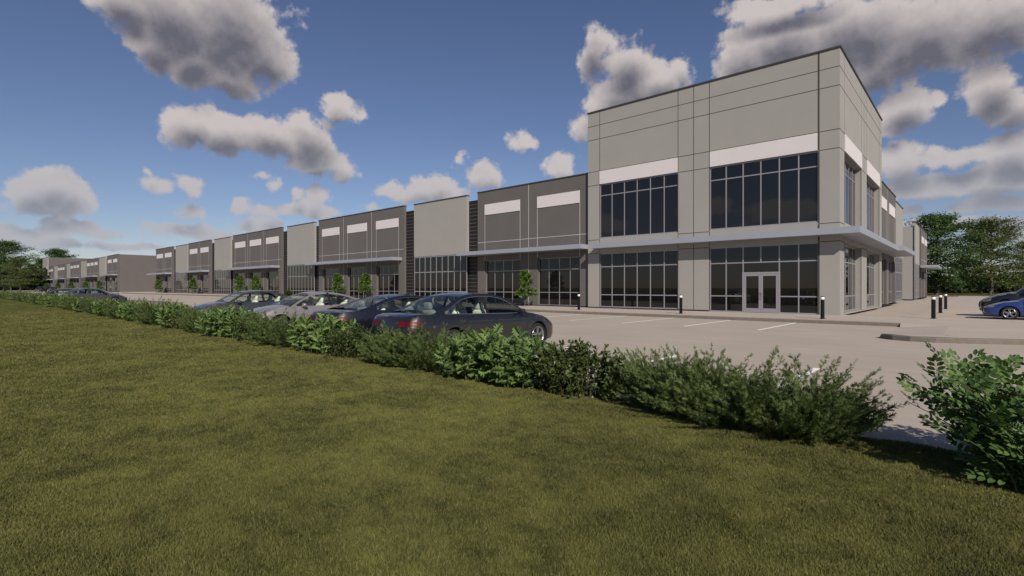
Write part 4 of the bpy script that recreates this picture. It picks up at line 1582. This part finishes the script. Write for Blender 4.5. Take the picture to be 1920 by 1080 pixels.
    vs = [-1, -0.935, -0.75, -0.5, -0.25, 0, 0.25, 0.5, 0.75, 0.935, 1]
    crown = np.interp(O[:, 0], [O[0, 0], st['rf'], 2.7, st['rr'], O[-1, 0]], [0.075, 0.05, 0.035, 0.04, 0.05])
    rows = []
    for i in range(len(O)):
        s, z = O[i]
        z = max(z, edge(s)[0])
        y = wg(float(s), float(z))
        rows.append([(bx(s + N[i, 0]*crown[i]*(1 - v*v)), v*y, z + N[i, 1]*crown[i]*(1 - v*v)) for v in vs])
    wind, rear = MB(), MB()
    for i in range(len(O) - 1):
        sm = (O[i, 0] + O[i+1, 0])/2
        if sm < st['rf'] or sm > st['rr']:
            body.grid([rows[i][:2], rows[i+1][:2]], 1 if sm < st['rf'] else 0, True)
            body.grid([rows[i][-2:], rows[i+1][-2:]], 1 if sm < st['rf'] else 0, True)
            (wind if sm < st['rf'] else rear).grid([rows[i][1:-1], rows[i+1][1:-1]], 0, True)
        else:
            body.grid([rows[i], rows[i+1]], 0, True)
    # surface patches: lamps, grille, shut lines
    def patch(b, q0, q1, z0, z1, off, sgn, nq=10, nz=4, m=0, taper=None):
        rws = []
        for j in range(nz + 1):
            row = []
            for i in range(nq + 1):
                t = i/nq
                qq = q0 + (q1 - q0)*t
                za, zc = (z0, z1) if taper is None else (z0 + taper[0]*t, z1 + taper[1]*t)
                z = za + (zc - za)*j/nz
                s = float(np.interp(qq, q, st_s)); w = float(np.interp(qq, q, st_w))
                e = 0.03
                ds = float(np.interp(qq + e, q, st_s) - np.interp(qq - e, q, st_s))
                dw = float(np.interp(qq + e, q, st_w) - np.interp(qq - e, q, st_w))
                l = math.hypot(ds, dw) or 1
                ns, nw = -dw/l, ds/l
                zz = float(zt(np.clip(s, -0.15, L + 0.1)))
                y = w*float(kf(z, zz))
                sx = s + float(shift(np.array(s), np.array(z)))
                row.append((bx(sx + ns*off), sgn*(y + nw*off), z))
            rws.append(row)
        b.grid(rws, m, True)
    def qs(s): return float(np.interp(s, sa, [q[7 + i] for i in range(len(sa))]))
    doors = [1.42, 2.79, 3.78] if style != 'coupe' else [1.45, 3.05]
    for s in doors:
        for sgn in (1, -1):
            zl = 0.30 if s < 3.5 else 0.62
            patch(body, qs(s) - 0.005, qs(s) + 0.005, zl, float(zt(s)) - 0.005, 0.003, sgn, 1, 8, 1)
    for sgn in (1, -1):
        patch(body, qs(1.42), qs(3.5), 0.235, 0.262, 0.004, sgn, 16, 1, 1)
    # boot gap and lower rear valance
    for sgn in (1, -1):
        patch(body, QT - 0.60, QT, 0.715, 0.732, 0.004, sgn, 8, 1, 1)
        patch(body, QT - 0.62, QT, 0.29, 0.36, 0.006, sgn, 8, 2, 1)
        patch(body, 0.0, 0.56, 0.245, 0.33, 0.006, sgn, 8, 2, 1)
    # dark wheel housings and floor
    for c in (SF, SR):
        for sgn in (1, -1):
            rws = []
            for a in np.linspace(-0.45, math.pi + 0.45, 16):
                rws.append([(bx(c + (RA + 0.004)*math.cos(a)), sgn*0.52, max(ZW + (RA + 0.004)*math.sin(a), 0.15)), (bx(c + (RA + 0.004)*math.cos(a)), sgn*0.905, max(ZW + (RA + 0.004)*math.sin(a), 0.15))])
            body.grid(rws, 2, True)
            body.face([(bx(c + RA*math.cos(a)), sgn*0.52, max(ZW + RA*math.sin(a), 0.15)) for a in np.linspace(-0.45, math.pi + 0.45, 16)], 2)
    body.face([(bx(0.15), -0.6, 0.2), (bx(0.15), 0.6, 0.2), (bx(L - 0.2), 0.6, 0.24), (bx(L - 0.2), -0.6, 0.24)], 2)
    body.build('body', [pm, M['black_trim'], M['cabin']], root, weld=True)
    gmat = M[glass]
    wind.build('windshield', gmat, root, weld=True)
    rear.build('rear_window', gmat, root, weld=True)
    for kx in sorted(glassq):
        glassq[kx].build('side_window', gmat, root, weld=True)
    # lamps
    for sgn in (1, -1):
        b = MB(); patch(b, 0.42, 0.42 + 0.62, 0.555, 0.625, 0.008, sgn, 12, 3, 0, (0.085, 0.11))
        b.build('headlight', M['lamp_clear'], root)
        b = MB()
        patch(b, QT - 0.36, QT - 0.98, 0.770, 0.890, 0.008, sgn, 14, 3, 0, (-0.02, 0.005))
        for (za, zc) in ((0.752, 0.772), (0.822, 0.832), (0.880, 0.892)): patch(b, QT - 0.37, QT - 0.985, za, zc, 0.011, sgn, 14, 1, 1, (-0.01, 0.003))
        for k in range(6): patch(b, QT - 0.42 - 0.09*k, QT - 0.435 - 0.09*k, 0.775, 0.885, 0.010, sgn, 1, 3, 1)
        b.build('tail_light', [M['tail_red'], M['tail_dark']], root)
    b = MB()
    for sgn in (1, -1): patch(b, 0, 0.36, 0.36, 0.615, 0.012, sgn, 6, 6, 0)
    gr = b.build('grille', M['black_trim'], root, weld=True)
    b = MB()
    for sgn in (1, -1):
        for z in (0.40, 0.45, 0.50, 0.55, 0.60): patch(b, 0, 0.355, z, z + 0.008, 0.016, sgn, 6, 1, 0)
    b.build('grille_bars', M['chrome'] if trim else M['black_trim'], gr)
    # mirrors and handles
    for sgn in (1, -1):
        b = MB()
        zz, yy = edge(1.68)
        superell(b, (bx(1.70), sgn*(yy + 0.135), 1.015), (0.065, 0.095, 0.062), 0.6, 0, 14, 0.1)
        b.tube([(bx(1.66), sgn*(yy - 0.02), 0.955), (bx(1.68), sgn*(yy + 0.08), 0.985)], 0.022, 6, 0)
        b.build('wing_mirror', pm if style != 'saloon' or not trim else M['black_trim'], root)
        for s in ((2.56, 3.52) if style != 'coupe' else (2.80,)):
            b = MB()
            z = 0.81
            y = float(wd(s))*float(kf(z, float(zt(s))))
            superell(b, (bx(s), sgn*(y + 0.012), z), (0.105, 0.018, 0.016), 0.6, 0, 10)
            superell(b, (bx(s), sgn*(y - 0.004), z - 0.004), (0.075, 0.010, 0.030), 0.6, 1, 10)
            b.build('door_handle', [pm, M['black_trim']], root)
        if trim:
            b = MB()
            a0, c0 = st['wins'][0][0], st['wins'][-1][1]
            pts = []
            for s in np.linspace(a0, c0, 40):
                wb = edge(s)[0] + 0.022
                wt = max(float(zi(s)), wb)
                pts.append((bx(s), sgn*(wg(s, wt) + 0.002), wt))
            b.tube(pts, 0.008, 5, 0)
            b.tube([(bx(s), sgn*(wg(s, edge(s)[0] + 0.02) + 0.002), edge(s)[0] + 0.018) for s in np.linspace(a0, c0, 16)], 0.008, 5, 0)
            b.build('window_trim', M['chrome'], root)
    # wheels
    for c in (SF, SR):
        for sgn in (1, -1):
            yy = sgn*(float(wd(c)) - 0.125)
            cc = (bx(c), yy, RW)
            b = MB()
            b.lathe([(0.0, sgn*-0.02), (0.17, sgn*-0.02), (0.17, sgn*0.0), (0.0, sgn*0.0)], 20, 0, 'y', cc)
            wh = b.build('wheel', M['cabin'], root)
            b = MB()
            b.lathe([(0.235, -0.10), (0.285, -0.113), (0.318, -0.098), (0.334, -0.06), (RW, -0.02), (RW, 0.02), (0.334, 0.06), (0.318, 0.098), (0.285, 0.113), (0.235, 0.10)], 36, 0, 'y', cc)
            b.build('tyre', M['tyre'], wh)
            b = MB()
            b.lathe([(0.240, sgn*0.098), (0.243, sgn*0.108), (0.222, sgn*0.104), (0.212, sgn*0.07), (0.208, sgn*-0.09)], 36, 0, 'y', cc)
            b.lathe([(0.0, sgn*0.088), (0.035, sgn*0.088), (0.058, sgn*0.078), (0.06, sgn*0.04)], 16, 0, 'y', cc)
            for k in range(5):
                a = 2*math.pi*k/5 + 0.3
                ca, sa_ = math.cos(a), math.sin(a)
                for side in (-1, 1):
                    o0, o1 = side*0.012, side*0.030
                    w2 = 0.017
                    def P(r, o, h): return (cc[0] + r*ca - o*sa_, cc[1] + sgn*h, cc[2] + r*sa_ + o*ca)
                    A = [P(0.045, o0 - w2, 0.082), P(0.045, o0 + w2, 0.082), P(0.216, o1 + w2*0.8, 0.092), P(0.216, o1 - w2*0.8, 0.092)]
                    Bq = [P(0.045, o0 - w2, 0.045), P(0.045, o0 + w2, 0.045), P(0.216, o1 + w2*0.8, 0.06), P(0.216, o1 - w2*0.8, 0.06)]
                    b.face(A, 0)
                    for e in range(4): b.face([A[e], A[(e+1) % 4], Bq[(e+1) % 4], Bq[e]], 0)
            b.build('rim', M[rim], wh)
    # cabin
    b = MB()
    b.box(bx(4.3), bx(1.0), -0.80, 0.80, 0.26, 0.40)
    superell(b, (bx(1.62), 0, 0.80), (0.24, 0.76, 0.125), 0.5, 0, 14)
    b.box(bx(4.45), bx(3.80), -0.76, 0.76, 0.84, 0.925)
    b.tube([(bx(1.80), 0.38 + 0.18*math.cos(a), 0.93 + 0.18*math.sin(a)) for a in np.linspace(0, 2*math.pi, 18)], 0.014, 6)
    b.build('interior', M['cabin'], root)
    sm = M[seat]
    for (s, ys) in ((2.45, (0.38, -0.38)), (3.42, (0.42, -0.42))):
        for y in ys:
            b = MB()
            superell(b, (bx(s - 0.22), y, 0.52), (0.27, 0.25, 0.10), 0.45)
            superell(b, (bx(s + 0.10), y, 0.78), (0.085, 0.245, 0.30), 0.45, 0, 14, 0.22)
            seatp = b.build('seat', sm, root)
            b = MB()
            superell(b, (bx(s + 0.18), y, 1.155), (0.055, 0.135, 0.095), 0.5, 0, 14, 0.15)
            b.build('headrest', sm, seatp)
    return root

E_ = R(90)      # nose towards the building
Wd = R(-90)     # nose towards the lawn
CG = 'cars parked along the hedge'
def stall(k): return -4.25 - 2.9*k
def put_car(k, y, face, label, colour, **kw):
    x = stall(k)
    return make_car(label, (x, y, float(tz(x, y))), E_ if face > 0 else Wd, colour, group=CG, **kw)
c1 = paint('paint_charcoal', (0.009, 0.0088, 0.009), 0.0, 0.35)
c2 = paint('paint_blueblack', (0.006, 0.007, 0.014), 0.0, 0.4)
c3 = paint('paint_silver', (0.30, 0.27, 0.26), 0.5)
c4 = paint('paint_grey', (0.060, 0.058, 0.062), 0.45)
c5 = paint('paint_blue', (0.020, 0.050, 0.20), 0.35)
c6 = paint('paint_black', (0.004, 0.004, 0.005), 0.0)
put_car(0, -22.75, 1, 'charcoal sedan with cream headrests, nearest the camera and nose to the building', c1, seat='seat_cream')
put_car(1, -22.80, 1, 'blue-black two-door coupe showing red tail lights, beside the charcoal sedan', c2, style='coupe', seat='seat_cream')
put_car(3, -22.60, -1, 'silver sedan facing the lawn, its mirror and open wheel arch showing over the hedge', c3, style='fastback', seat='seat_cream', trim=False)
put_car(5, -22.60, -1, 'dark grey sedan facing the lawn, leftmost of the four near parked cars', c4, seat='seat_cream', trim=False)
put_car(17, -22.7, 1, 'grey sedan far down the hedge with its nose to the right', c4, seat='seat_grey')
put_car(18, -22.7, -1, 'pale silver sedan half hidden behind the far grey sedan', c3, style='fastback')
put_car(20, -22.9, 1, 'dark car just showing its boot behind the pale silver sedan', c6, style='coupe')
x, y = at(76, 150)
make_car('black sedan parked far off in front of the second building, nose to the left', (x, y, float(tz(x, y))), R(180 + 10), c6, trim=False)
x, y = at(95, 158)
make_car('dark sedan behind the far black sedan, by the second building', (x, y, float(tz(x, y))), R(180 + 10), c4, trim=False)
make_car('blue compact car at the right edge of the photo, nose towards the tower', (7.95, 1.62, 0.155), R(180), c5, style='fastback', scale=(0.92, 0.95, 0.87), trim=False)
make_car('black car parked behind the blue one, nose towards the tower', (8.05, 4.55, 0.155), R(180), c6, scale=(1.0, 1.05, 1.24), trim=False)
